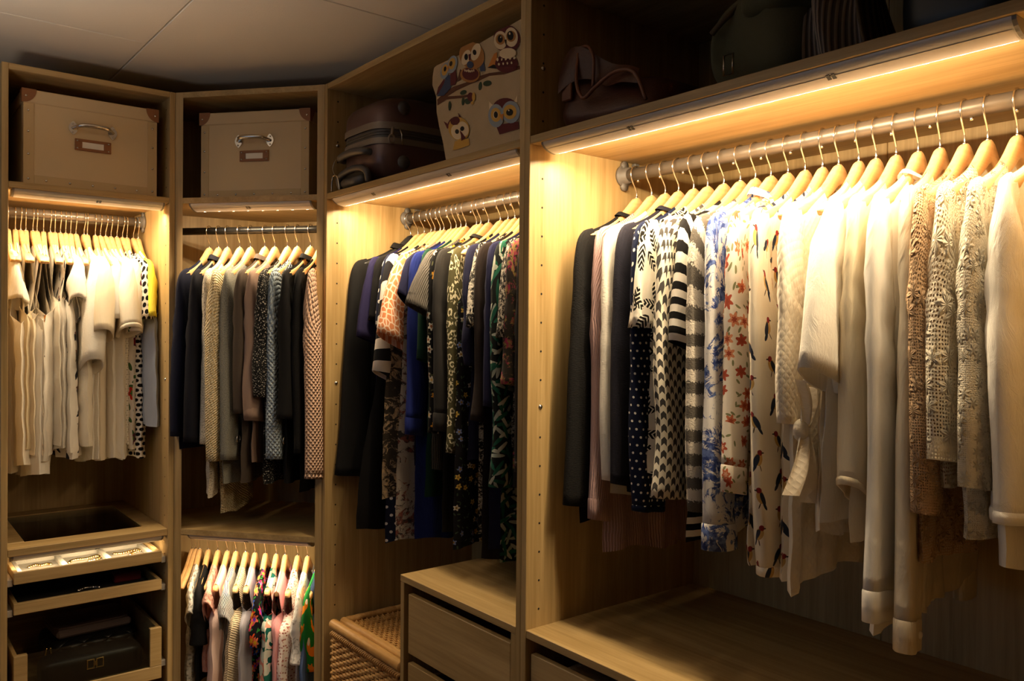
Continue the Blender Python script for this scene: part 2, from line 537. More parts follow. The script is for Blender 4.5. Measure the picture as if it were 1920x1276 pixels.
# middle cabinet, mostly dark
S('black', '100f10', wrinkle=.005)
S('blazer_black', '171616', hfn=h_tweed, hd=.0006, wrinkle=.003)
S('charcoal', '2b2928', wrinkle=.005)
S('navy', '1b1c38', wrinkle=.006)
S('navy_purple', '221e40', wrinkle=.006)
S('royal', '192668', wrinkle=.008)
S('navy_wool', '1f2038', hfn=h_tweed, hd=.001)
fab('polka', c_dots('1c2034', 'e6e2da', .026, .17), wrinkle=.005)
fab('pinstripe_white', c_hstripe('1a1a1e', 'ddd4c8', .075, .48, 0, .1, 4), wrinkle=.004)
fab('mosaic', c_toile('2a241e', ['9a8262', '7a6a58'], 30, .5), wrinkle=.004)
fab('giraffe', c_giraffe('f3d8c0', 'd98a5c', 62, .1), wrinkle=.007, transl=.1)
fab('greyfloral', c_toile('8c8278', ['2c2828', '6a3a30'], 26, .52), wrinkle=.005)
S('dkgreen', '17392b', wrinkle=.005)
S('greyrib', '6b6660', hfn=h_rib, hd=.002, wrinkle=.003)
fab('blackfloral', c_flowers('0e0d0e', ['c98a28', 'd8d0bc', 'a8a094'], ['8a4a20', 'd8b060'], 32, .36, 5, '4a4a34', .85), wrinkle=.004)
fab('oliveleopard', c_leopard('4e4a30', 'd8cfae', 58, .20, .42), wrinkle=.005)
fab('bwprint', c_toile('1a1818', ['d8d0c2', 'b0a898'], 60, .5, 2.5), wrinkle=.004)
S('dkbrown', '241c1a', wrinkle=.005)
fab('darkgarden', c_flowers('121014', ['c8a850', '6a78a8', 'd0c8b8'], ['8a6a28', 'e0d8c0'], 40, .34, 5, '3a4a3a', .55), wrinkle=.004)
fab('swirl', c_leaves('0d1312', ['8f978c', '164a3a', 'a8aa9c', '1c5442'], 24, 0, 7.0, .42), wrinkle=.005)
fab('zigtweed', c_tweed(['1a1817', 'a39a8c', '5a544c'], 170, .52), hfn=h_tweed, hd=.002)
fab('geomulti', c_toile('2a2622', ['7a6a3a', '8a2a4a'], 34, .5, .3), wrinkle=.004)
fab('redfloral', c_toile('141012', ['7a2a2a', '5a5048'], 22, .64), hfn=h_tweed, hd=.001)
fab('longtweed', c_dots('161313', '5a4e46', .0125, .3), wrinkle=.003)
S('teal', '0d6a62', wrinkle=.004)
# corner cabinet, jackets
S('navy_jkt', '15182c', hfn=h_tweed, hd=.0006, wrinkle=.003)
S('ink_jkt', '14151f', wrinkle=.004)
fab('speckle', c_tweed(['cfc4b0', 'ece4d4', '6a645c'], 330, .5), hfn=h_tweed, hd=.003)
fab('goldtweed', c_tweed(['c0a878', 'ecdcb8'], 260, .48), hfn=h_cable, hd=.0022)
fab('greywool', c_tweed(['6a6a62', '8c8a80'], 500, .5), hfn=h_tweed, hd=.001)
S('taupe', '4a4038', wrinkle=.009)
S('mauve_cot', '8a7468', wrinkle=.006)
fab('bwtweed', c_tweed(['0f0f10', '181818', 'c8c2b8'], 300, .5), hfn=h_tweed, hd=.003)
fab('bluequilt', c_tweed(['8a9aaa', 'b4c2cc'], 120, .5), hfn=h_honey, hd=.006)
S('blush_knit', 'd8b49c', hfn=h_honey, hd=.008)
S('greige', 'b8a48c', wrinkle=.006)
# corner cabinet, children's clothes
S('white_eyelet', 'e6e4dc', hfn=h_lace(90), hd=.002, alphafn=a_lace(70, .14, .8))
S('black_fleece', '121213', hfn=h_tweed, hd=.002)
S('pink_eyelet', 'f0b4a2', hfn=h_lace(60), hd=.002, transl=.1)
S('pale_pink', 'f4d6cc', wrinkle=.009, transl=.1)
fab('seersucker', c_vstripe('3c4254', 'efece6', .0052, .42, .07, .62), hfn=h_crinkle, hd=.002)
S('beige_bib', 'd8c6a6', hfn=h_cable, hd=.0015)
S('lavender', 'a8a6b0', wrinkle=.006)
fab('partyfloral', c_flowers('120f16', ['e0386a', 'ee5a2a', '3a62d0', 'd04ab0', 'f07a5a'], ['f0c030', '7a3ad0'], 33, .46, 6, '2f8a3a', .9), wrinkle=.004)
fab('tropic', c_leaves('2a7a6a', ['e8dcd0', '0f5a50', 'e89a84', 'd8e0d0'], 22, 0, 2.2, .34), wrinkle=.005)
S('rose', 'e0a2a6', wrinkle=.009)
fab('ditsy', c_flowers('efe2da', ['c07a72', 'a8685a'], ['8a4a42', 'd8a090'], 110, .36, 5, None, .8), wrinkle=.006)
fab('ghostflower', c_toile('efece6', ['c2beb8', 'a8a49c'], 42, .57), wrinkle=.008)
S('denim', '4a5e86', hfn=h_weft, hd=.0006)
fab('fox', c_fox, wrinkle=.003)
S('purplegrey', '5c565a', wrinkle=.005)
# left cabinet, white tops
S('ecru', 'e4d6bc', transl=.15, wrinkle=.006)
S('olive_cream', 'c8b694', wrinkle=.006)
fab('butterfly', c_birds('f0e8da', .085, .1, .8, 'd08a2a', '3a2a20', 'c87a2a'), transl=.15, wrinkle=.006)
fab('darkbird', c_birds('efe8dc', .048, .058, 1.0, '6a6a70', '2a2a32', '8a5a4a'), transl=.12, wrinkle=.007)
S('pearl_grey', 'cfc8bc', wrinkle=.006, transl=.1)
S('white_rib', 'f1ebde', hfn=h_weft, hd=.0015, transl=.12)
fab('minidots', c_dots('f0e8d8', '8a8070', .008, .16), transl=.12)
fab('bwpolka', c_dots('eee6d8', '151313', .0165, .37), wrinkle=.004)
fab('poppy', c_flowers('f1e6d4', ['c8301f', '6a2a40', 'd0502a'], ['5a7a3a', 'a8281a'], 13, .30, 5, '4a6a3a', .6), transl=.15, wrinkle=.006)
S('skyblue', 'c2cbdc', wrinkle=.007, transl=.1)
S('yellow', 'e8d84a', wrinkle=.005, hfn=h_weft, hd=.001)

# ------------------------------------------------------------------ mesh building
class MB:
    def __init__(s): s.v, s.f, s.uv, s.mi, s.sm = [], [], {}, [], []
    def add(s, vs, fs, smooth=False, mi=0, uvs=None):
        o = len(s.v); s.v += [tuple(p) for p in vs]
        for f in fs:
            s.f.append(tuple(i + o for i in f)); s.mi.append(mi); s.sm.append(smooth)
        if uvs:
            for i, q in enumerate(uvs): s.uv[o + i] = q
        return s
    def box(s, x0, x1, y0, y1, z0, z1, c=.0012, mi=0, fr=None):
        """Chamfered box; fr maps local points to the final ones."""
        X0, Y0, Z0 = (min(x0, x1), min(y0, y1), min(z0, z1)); X1, Y1, Z1 = (max(x0, x1), max(y0, y1), max(z0, z1))
        c = min(c, (X1 - X0) * .4, (Y1 - Y0) * .4, (Z1 - Z0) * .4)
        idx, vs = {}, []
        for i in (0, 1):
            for j in (0, 1):
                for k in (0, 1):
                    for a in range(3):
                        p = [(X0, X1)[i], (Y0, Y1)[j], (Z0, Z1)[k]]
                        for b, sgn in enumerate((i, j, k)):
                            if b != a: p[b] += c if sgn == 0 else -c
                        idx[i, j, k, a] = len(vs); vs.append(fr(p) if fr else p)
        fs = []
        I = lambda b, a: idx[b[0], b[1], b[2], a]
        for a in range(3):
            b1, b2 = (a + 1) % 3, (a + 2) % 3
            for sgn in (0, 1):
                q = []
                for (m1, m2) in ((0, 0), (1, 0), (1, 1), (0, 1)):
                    t = [0, 0, 0]; t[a] = sgn; t[b1] = m1; t[b2] = m2; q.append(I(t, a))
                fs.append(q if sgn else q[::-1])
            for m1 in (0, 1):
                for m2 in (0, 1):
                    t0 = [0, 0, 0]; t0[b1] = m1; t0[b2] = m2; t1 = t0[:]; t1[a] = 1
                    q = [I(t0, b1), I(t1, b1), I(t1, b2), I(t0, b2)]
                    fs.append(q if (m1 ^ m2) == 0 else q[::-1])
        for i in (0, 1):
            for j in (0, 1):
                for k in (0, 1):
                    q = [idx[i, j, k, 0], idx[i, j, k, 1], idx[i, j, k, 2]]
                    fs.append(q if (i + j + k) % 2 else q[::-1])
        return s.add(vs, fs, False, mi)
    def tube(s, pts, r, n=8, mi=0, closed=False, caps=True):
        pts = [Vector(p) for p in pts]; N = len(pts)
        rs = r if isinstance(r, (list, tuple)) else [r] * N
        tang = []
        for i in range(N):
            a = pts[(i - 1) % N] if closed or i > 0 else pts[i]
            b = pts[(i + 1) % N] if closed or i < N - 1 else pts[i]
            tang.append((b - a).normalized())
        t0 = tang[0]; ref = Vector((0, 0, 1)) if abs(t0.z) < .9 else Vector((1, 0, 0))
        u = (ref - t0 * ref.dot(t0)).normalized()
        vs = []
        for i in range(N):
            t = tang[i]; u = (u - t * u.dot(t)).normalized(); w = t.cross(u)
            for k in range(n):
                a = 2 * PI * k / n
                vs.append(pts[i] + (u * math.cos(a) + w * math.sin(a)) * rs[i])
        fs = []
        for i in range(N if closed else N - 1):
            i2 = (i + 1) % N
            for k in range(n):
                k2 = (k + 1) % n
                fs.append((i * n + k, i * n + k2, i2 * n + k2, i2 * n + k))
        if caps and not closed:
            fs.append(tuple(range(n))[::-1]); fs.append(tuple(range((N - 1) * n, N * n)))
        return s.add(vs, fs, True, mi)
    def disc(s, c, nrm, r, n=8, h=.0004, mi=0):
        c = Vector(c); nrm = Vector(nrm).normalized()
        ref = Vector((0, 0, 1)) if abs(nrm.z) < .9 else Vector((1, 0, 0))
        u = nrm.cross(ref).normalized(); w = nrm.cross(u)
        ring = [c + (u * math.cos(2 * PI * k / n) + w * math.sin(2 * PI * k / n)) * r for k in range(n)]
        vs = ring + [p * 1.0 + nrm * h for p in ring]
        fs = [tuple(range(n, 2 * n))] + [(k, (k + 1) % n, n + (k + 1) % n, n + k) for k in range(n)]
        return s.add(vs, fs, False, mi)
    def dome(s, c, nrm, r, h, n=8, mi=0):
        c = Vector(c); nrm = Vector(nrm).normalized()
        ref = Vector((0, 0, 1)) if abs(nrm.z) < .9 else Vector((1, 0, 0))
        u = nrm.cross(ref).normalized(); w = nrm.cross(u); vs, fs = [], []
        for j, (rr, hh) in enumerate(((1, 0), (.85, .55), (.45, .9))):
            for k in range(n):
                a = 2 * PI * k / n
                vs.append(c + (u * math.cos(a) + w * math.sin(a)) * r * rr + nrm * h * hh)
        vs.append(c + nrm * h)
        for j in range(2):
            for k in range(n):
                fs.append((j * n + k, j * n + (k + 1) % n, (j + 1) * n + (k + 1) % n, (j + 1) * n + k))
        for k in range(n): fs.append((2 * n + k, 2 * n + (k + 1) % n, 3 * n))
        return s.add(vs, fs, True, mi)
    def prism(s, poly, axis_pts, mi=0, smooth=False):
        """Extrude a list of 3D points 'poly' along the vector axis_pts."""
        n = len(poly); a = Vector(axis_pts)
        vs = [Vector(p) for p in poly] + [Vector(p) + a for p in poly]
        fs = [tuple(range(n))[::-1], tuple(range(n, 2 * n))] + [(k, (k + 1) % n, n + (k + 1) % n, n + k) for k in range(n)]
        return s.add(vs, fs, smooth, mi)
    def grid(s, fn, nu, nv, mi=0, uvfn=None, wrap=False, smooth=True):
        vs, uvs, fs = [], [], []
        cols = nu if wrap else nu + 1
        for j in range(nv + 1):
            for i in range(cols):
                p = fn(i / nu, j / nv); vs.append(p)
                uvs.append(uvfn(i / nu, j / nv) if uvfn else (p[0], p[2]))
        for j in range(nv):
            for i in range(nu):
                i2 = (i + 1) % cols
                fs.append((j * cols + i, j * cols + i2, (j + 1) * cols + i2, (j + 1) * cols + i))
        return s.add(vs, fs, smooth, mi, uvs)
    def mesh(s, name, mats):
        me = bpy.data.meshes.new(name)
        me.from_pydata(s.v, [], s.f)
        for mt in (mats if isinstance(mats, (list, tuple)) else [mats]): me.materials.append(mt)
        me.polygons.foreach_set('material_index', s.mi)
        me.polygons.foreach_set('use_smooth', s.sm)
        if s.uv:
            ul = me.uv_layers.new(name='uv')
            li = [0] * len(me.loops); me.loops.foreach_get('vertex_index', li)
            flat = []
            for i in li: flat += list(s.uv.get(i, (0, 0)))
            ul.data.foreach_set('uv', flat)
        me.update()
        return me


def shift(mb, loc):
    mb.v = [(p[0] - loc[0], p[1] - loc[1], p[2] - loc[2]) for p in mb.v]; return mb


def tag(o, label=None, cat=None, group=None, kind=None):
    if label: o['label'] = label
    if cat: o['category'] = cat
    if group: o['group'] = group
    if kind: o['kind'] = kind
    return o


def thing(name, label, cat, loc=(0, 0, 0), rz=0.0, group=None):
    o = bpy.data.objects.new(name, None); COL.objects.link(o)
    o.empty_display_size = .05
    o.location = loc; o.rotation_euler = (0, 0, rz)
    return tag(o, label, cat, group)


def obj(name, mb, mat, parent=None, world=True, label=None, kind=None):
    """Link mb as one mesh object; 'world' meshes are in world space and get the parent's location taken off."""
    if parent is not None and world and isinstance(mb, MB):
        p, loc = parent, Vector((0, 0, 0))
        while p is not None: loc += Vector(p.location); p = p.parent
        shift(mb, loc)
    o = bpy.data.objects.new(name, mb.mesh(name, mat) if isinstance(mb, MB) else mb)
    COL.objects.link(o)
    if parent is not None: o.parent = parent
    return tag(o, label, None, None, kind)


def struct(name, mb, mat, parent=None):
    o = obj(name, mb, mat, parent)
    if parent is None: o['kind'] = 'structure'
    return o


def smooth_path(pts, sub=4):
    out = []; n = len(pts)
    P = [Vector(p) for p in pts]
    for i in range(n - 1):
        p0, p1, p2, p3 = P[max(0, i - 1)], P[i], P[i + 1], P[min(n - 1, i + 2)]
        for k in range(sub):
            t = k / sub
            out.append(.5 * ((2 * p1) + (p2 - p0) * t + (2 * p0 - 5 * p1 + 4 * p2 - p3) * t * t + (3 * p1 - p0 - 3 * p2 + p3) * t ** 3))
    out.append(P[-1]); return out


def sst(a, b, x):
    t = max(0.0, min(1.0, (x - a) / (b - a))); return t * t * (3 - 2 * t)


# ------------------------------------------------------------------ the room
struct('floor', MB().box(-2.5, .96, -4.3, .63, -.06, 0), M['floor'])
struct('wall_back', MB().box(-2.5, .96, .60, .66, 0, 2.50), M['wallp'])
struct('wall_right', MB().box(.935, 1.0, -4.3, .60, 0, 2.50), M['wallp'])
struct('wall_front', MB().box(-2.5, .935, -4.36, -4.30, 0, 2.50), M['wallp'])
wl = MB()
wl.box(-2.56, -2.5, -4.3, -1.6, 0, 2.5); wl.box(-2.56, -2.5, -.2, .6, 0, 2.5)
wl.box(-2.56, -2.5, -1.6, -.2, 0, .95); wl.box(-2.56, -2.5, -1.6, -.2, 2.1, 2.5)
struct('wall_left', wl, M['wallp'])
win = MB()
win.box(-2.54, -2.50, -1.6, -1.54, .95, 2.1); win.box(-2.54, -2.50, -.26, -.2, .95, 2.1)
win.box(-2.54, -2.50, -1.54, -.26, .95, 1.01); win.box(-2.54, -2.50, -1.54, -.26, 2.04, 2.1); win.box(-2.54, -2.50, -.92, -.88, 1.01, 2.04)
wo = struct('window_1', win, M['paper'])
obj('window_pane', MB().box(-2.525, -2.52, -1.54, -.26, 1.01, 2.04, .0005), M['glass'], wo)
ZC = 2.44
ce = bpy.data.objects.new('ceiling', None); COL.objects.link(ce); ce['kind'] = 'structure'
J = .0022
for (x0, x1, y0, y1) in ((-2.5, -.14 - J, -.2 + J, .60), (-2.5, -.14 - J, -2.6 + J, -.2 - J), (-2.5, -.14 - J, -4.3, -2.6 - J),
                         (-.14 + J, .935, -.84 + J, .60), (-.14 + J, .935, -3.24 + J, -.84 - J), (-.14 + J, .935, -4.3, -3.24 - J)):
    obj('ceiling_panel', MB().box(x0, x1, y0, y1, ZC, ZC + .012, .0015), M['ceil'], ce)
obj('ceiling_backing', MB().box(-2.5, .935, -4.3, .60, ZC + .0125, 2.50), M['joint'], ce)

# made-up floor lamp, out of view, as a body for the added fill light
fl_ = thing('added_floor_lamp', 'added unseen white floor lamp left of the narrow wardrobe, holding the fill light', 'lamp', (-1.05, -.95, 0))
obj('base', MB().tube([(-1.05, -.95, .0005), (-1.05, -.95, .02), (-1.05, -.95, .03)], [.14, .14, .02], 24), M['alu'], fl_)
obj('pole', MB().tube([(-1.05, -.95, .0305), (-1.05, -.95, 1.575)], .011, 12), M['alu'], fl_)
obj('bowl', MB().tube([(-1.05, -.95, 1.576), (-1.05, -.95, 1.585), (-1.05, -.95, 1.63), (-1.05, -.95, 1.72), (-1.05, -.95, 1.716), (-1.05, -.95, 1.635)], [.03, .07, .15, .215, .205, .14], 32), M['paper'], fl_)

# ------------------------------------------------------------------ wardrobes
def holes(points, nrm, parent):
    mb = MB()
    for p in points: mb.disc(p, nrm, .0026, 8, .0003)
    o = obj('shelf_pin_holes', mb, M['hole'], parent); o['kind'] = 'stuff'


ZF = .0
BACKX, BACKY = .917, .58


def run_cabinet(name, label, y0, y1):
    """Cabinet of the right run between y0 (far) and y1 (near)."""
    c = thing(name, label, 'wardrobe', ((XF + BACKX) / 2, (y0 + y1) / 2, 0))
    for (a, b) in ((y0, y0 - T), (y1 + T, y1)):
        obj('side_panel', MB().box(XF, BACKX, a, b, 0, ZT), M['wood_z'], c)
    a, b = y0 - T, y1 + T
    obj('top_panel', MB().box(XF + .001, BACKX, a, b, ZT - T, ZT), M['wood_y'], c)
    obj('upper_shelf', MB().box(XF + .001, BACKX - .006, a, b, ZS - T, ZS), M['wood_y'], c)
    # the hardboard back comes in two leaves, as the seam in the photo shows
    ym = (a + b) / 2
    obj('back_panel', MB().box(BACKX - .006, BACKX, a, ym + .0006, 0, ZT - T), M['wood_z'], c)
    obj('back_panel', MB().box(BACKX - .006, BACKX, ym - .0006, b, 0, ZT - T), M['wood_z'], c)
    pts = []
    for yy, nn in ((a - .00005, (0, -1, 0)),):
        pts = [(XF + dx, yy, z) for dx in (.037,) for z in [.2 + .064 * i for i in range(34)] if abs(z - ZS) > .03]
        holes(pts, nn, c)
    for z in (1.42, ZS + .155):
        obj('cover_cap', MB().dome((XF + .037, a, z), (0, -1, 0), .006, .004), M['nickel'], c)
    # shelf clips below the upper shelf
    mb = MB()
    mb.box(.66, .676, a - .012, a, ZS - T - .022, ZS - T - .001); mb.box(.664, .672, a - .0125, a - .012, ZS - T - .018, ZS - T - .006, .0002)
    obj('shelf_clip', mb, M['plast'], c)
    # the clothes rail with its end brackets
    rl = obj('clothes_rail', MB().tube([(.63, a - .002, 1.965), (.63, b + .002, 1.965)], .0148, 20), M['rail'], c)
    for yy, s in ((a, -1), (b, 1)):
        k = MB().tube([(.63, yy + s * .001, 1.965), (.63, yy + s * .008, 1.965), (.63, yy + s * .008, 1.965), (.63, yy + s * .024, 1.965)], [.026, .026, .0195, .0185], 20)
        k.tube([(.63, yy + s * .001, 1.94), (.63, yy + s * .009, 1.94)], .011, 12); k.tube([(.63, yy + s * .001, 1.99), (.63, yy + s * .009, 1.99)], .011, 12)
        obj('rail_bracket', k, M['plast'], rl)
    mb = MB()
    n = 15
    for i in range(n):
        mb.tube([(.633, a - (i + .7) * (a - b) / n, 1.952), (.633, a - (i + .7) * (a - b) / n, 1.945)], .0032, 8)
    o = obj('rail_stud', mb, M['steel'], rl); o['kind'] = 'stuff'
    return c


Y0, Y1, Y2 = -.4034, -1.4034, -2.46
cab3 = run_cabinet('wardrobe', 'tall oak wardrobe with suitcase on top and wicker hamper at the bottom', Y0, Y1)
cab4 = run_cabinet('wardrobe', 'widest oak wardrobe with rail of black to white tops, leather bag above', Y1, Y2)
# nearest cabinet: wide bottom shelf and drawers
obj('lower_shelf', MB().box(XF + .001, BACKX - .006, Y1 - T, Y2 + T, ZB - T, ZB), M['wood_y'], cab4)
for (z1, z0) in ((.874, .70), (.683, .51), (.493, .32)):
    d = obj('drawer', MB().box(XF + .012, XF + .028, Y1 - T - .004, Y2 + T + .004, z0, z1, .0016), M['wood_y'], cab4)
    bx = MB()
    bx.box(XF + .028, BACKX - .08, Y1 - T - .02, Y1 - T - .032, z0 + .02, z1 - .05)
    bx.box(XF + .028, BACKX - .08, Y2 + T + .02, Y2 + T + .032, z0 + .02, z1 - .05)
    bx.box(XF + .028, BACKX - .08, Y1 - T - .032, Y2 + T + .032, z0 + .02, z0 + .03)
    obj('drawer_box', bx, M['wood_x'], d)
# chest of drawers inside the middle cabinet
ch = thing('drawer_chest', 'low oak drawer chest beside the wicker hamper under dark clothes', 'drawers', (.6, -1.135, 0))
obj('side_panel', MB().box(XF + .002, BACKX - .01, -.884, -.884 - T, 0, .9065), M['wood_z'], ch)
obj('side_panel', MB().box(XF + .002, BACKX - .01, -1.384 + T, -1.3845, 0, .9065), M['wood_z'], ch)
obj('chest_top', MB().box(XF + .001, BACKX - .008, -.8835, -1.3848, .907, .925), M['wood_y'], ch)
for (z1, z0) in ((.879, .719), (.694, .534), (.509, .349)):
    d = obj('drawer', MB().box(XF + .006, XF + .022, -.918, -1.360, z0, z1, .0016), M['wood_y'], ch)
    bx = MB()
    bx.box(XF + .022, BACKX - .1, -.93, -.942, z0 + .02, z1 - .045); bx.box(XF + .022, BACKX - .1, -1.348, -1.336, z0 + .02, z1 - .045)
    bx.box(XF + .022, BACKX - .1, -.942, -1.336, z0 + .02, z0 + .028)
    obj('drawer_box', bx, M['wood_x'], d)
# left cabinet
XL, XR = -.49, 0.0
cab1 = thing('wardrobe', 'narrow oak wardrobe at far left with white tops and jewellery trays', 'wardrobe', (-.245, .29, 0))
obj('side_panel', MB().box(XL, XL + T, 0, BACKY, 0, ZT), M['wood_z'], cab1)
obj('side_panel', MB().box(XR - T, XR, 0, BACKY, 0, ZT), M['wood_z'], cab1)
obj('top_panel', MB().box(XL + T, XR - T, .001, BACKY, ZT - T, ZT), M['wood_x'], cab1)
obj('upper_shelf', MB().box(XL + T, XR - T, .001, BACKY - .006, ZS - T, ZS), M['wood_x'], cab1)
obj('back_panel', MB().box(XL + T, XR - T, BACKY - .006, BACKY, 0, ZT - T), M['wood_z'], cab1)
holes([(XR - T - .00005, .037, .2 + .064 * i) for i in range(34) if abs(.2 + .064 * i - ZS) > .03], (-1, 0, 0), cab1)
obj('cover_cap', MB().dome((XR - T, .037, 1.42), (-1, 0, 0), .006, .004), M['nickel'], cab1)
rl = obj('clothes_rail', MB().tube([(XL + T + .002, .30, 1.965), (XR - T - .002, .30, 1.965)], .0148, 20), M['rail'], cab1)
for xx, s in ((XL + T, 1), (XR - T, -1)):
    k = MB().tube([(xx + s * .001, .30, 1.965), (xx + s * .008, .30, 1.965), (xx + s * .008, .30, 1.965), (xx + s * .024, .30, 1.965)], [.026, .026, .0195, .0185], 20)
    k.tube([(xx + s * .001, .30, 1.94), (xx + s * .009, .30, 1.94)], .011, 12); k.tube([(xx + s * .001, .30, 1.99), (xx + s * .009, .30, 1.99)], .011, 12)
    obj('rail_bracket', k, M['plast'], rl)
# glass topped shelf, two pull-out trays and the glass fronted drawer
A, B = XL + T + .001, XR - T - .001
fr = MB()
fr.box(A, B, .002, .085, .908, .930); fr.box(A, B, .50, BACKY - .008, .908, .930)
fr.box(A, A + .055, .0855, .4995, .908, .930); fr.box(B - .055, B, .0855, .4995, .908, .930)
gs = obj('glass_shelf', fr, M['wood_x'], cab1)
obj('glass_pane', MB().box(A + .0555, B - .0555, .086, .499, .922, .9265, .0005), M['glass'], gs)


def tray(z0, z1, yf, name, inner):
    a, b = A + .016, B - .016
    mb = MB()
    mb.box(a, b, yf, yf + .014, z0, z1); mb.box(a, b, yf + .46, yf + .472, z0, z1)
    mb.box(a, a + .012, yf + .0142, yf + .4598, z0, z1); mb.box(b - .012, b, yf + .0142, yf + .4598, z0, z1)
    t = obj(name, mb, M['wood_x'], cab1)
    obj('tray_base', MB().box(a + .0122, b - .0122, yf + .0144, yf + .4596, z0 + .003, z0 + .008), inner, t)
    for x0, x1 in ((A + .0005, a - .001), (b + .001, B - .0005)):
        obj('drawer_runner', MB().box(x0, x1, yf + .01, .54, z0 - .006, z0 + .014, .001), M['alu'], t)
    return t


t1 = tray(.822, .857, .006, 'jewellery_tray', M['felt'])
ins = MB()
a, b = A + .029, B - .029
ins.box(a, b, .024, .044, .8302, .850, .004); ins.box(a, b, .20, .212, .8302, .850, .004)
for i in range(4):
    x = a + (b - a - .016) * i / 3
    ins.box(x, x + .016, .0442, .1998, .8302, .850, .004)
obj('felt_divider', ins, M['felt'], t1)
t2 = tray(.731, .765, .006, 'accessory_tray', M['darkfelt'])
dr = MB()
a, b = A + .016, B - .016
dr.box(a, b, .004, .022, .44, .482); dr.box(a, a + .036, .004, .022, .4825, .608); dr.box(b - .036, b, .004, .022, .4825, .608)
d1 = obj('glass_front_drawer', dr, M['wood_x'], cab1)
obj('glass_pane', MB().box(a + .0365, b - .0365, .011, .015, .4825, .606, .0005), M['glass'], d1)
bx = MB()
bx.box(a, a + .012, .0222, .49, .445, .606); bx.box(b - .012, b, .0222, .49, .445, .606); bx.box(a, b, .4905, .502, .445, .606)
bx.box(a + .0125, b - .0125, .0224, .490, .447, .456)
obj('drawer_box', bx, M['wood_x'], d1)
for x0, x1 in ((A + .0005, a - .001), (b + .001, B - .0005)):
    obj('drawer_runner', MB().box(x0, x1, .012, .54, .475, .495, .001), M['alu'], d1)
d2 = obj('drawer', MB().box(a, b, .004, .022, .20, .405, .0016), M['wood_x'], cab1)
# corner cabinet
CB = Vector((.3373, -.4034, 0))
cab2 = thing('wardrobe', 'oak corner wardrobe set at an angle with jackets above small clothes', 'wardrobe', (.35, .0, 0))
P1, P2, P3, P4 = Vector((0, .29, 0)), Vector((.428, .248, 0)), Vector((.651, -.024, 0)), Vector((.64, -.4034, 0))


def slab(pts, z0, z1, mat, name):
    mb = MB(); mb.prism([(p[0], p[1], z0) for p in pts], (0, 0, z1 - z0)); return obj(name, mb, mat, cab2)


fc = lambda d, n: MIDC + DD * d + DN * n
inner = [fc(-.2624 + .006, .001), fc(.2624 - .006, .001), Vector((.356, -.402, 0)), P4 + Vector((0, .002, 0)), P3, P2, P1, Vector((.019, .004, 0))]
inner = [inner[0], inner[1], P4 + Vector((0, .002, 0)), P3, P2, P1 + Vector((.004, 0, 0)), Vector((.004, .006, 0))]
slab([Vector((.0005, .0, 0)), Vector((.0185, -.0195, 0)), Vector((.0185, .29, 0)), Vector((.0005, .29, 0))], 0, ZT, M['wood_z'], 'side_panel')
slab([Vector((.3365, -.4025, 0)), Vector((.64, -.4025, 0)), Vector((.64, -.3845, 0)), Vector((.3215, -.3845, 0))], 0, ZT, M['wood_z'], 'side_panel')
inn = [Vector((.0187, -.0185, 0)), Vector((.322, -.3843, 0)), Vector((.64, -.3843, 0)), P3, P2, Vector((.0187, .29, 0))]
inn[0] = fc((inn[0] - MIDC).dot(DD), .001); inn[1] = fc((inn[1] - MIDC).dot(DD), .001)
for z0, nm in ((ZT - T, 'top_panel'), (ZS - T, 'upper_shelf'), (ZB - T, 'middle_shelf')):
    slab(inn, z0, z0 + T, M['wood_x'], nm)
off = lambda p, q, w: ((q - p).cross(Vector((0, 0, 1)))).normalized() * -w
for p, q in ((Vector((.0187, .29, 0)), P2), (P2, P3), (P3, Vector((.64, -.3843, 0)))):
    o_ = off(p, q, .006)
    slab([p, q, q + o_, p + o_], 0, ZT - T - .0005, M['wood_z'], 'back_panel')


def corner_rail(z, n, mat):
    c = fc(0, n); a_, b_ = c - DD * .45, c + DD * .33
    # trim the rail to the two side panels
    ta = (a_.x - .0205) / -DD.x
    a_ = a_ + DD * max(0, (.0205 - a_.x) / DD.x)
    rl = obj('clothes_rail', MB().tube([(a_.x, a_.y, z), (b_.x, b_.y, z)], .0125, 18), mat, cab2)
    for p, s in ((a_, 1), (b_, -1)):
        obj('rail_bracket', MB().tube([(p.x, p.y, z), (p.x + DD.x * s * .012, p.y + DD.y * s * .012, z)], .019, 16), M['plast'], rl)


corner_rail(1.928, .156, M['railblk'])
corner_rail(.865, .200, M['rail'])


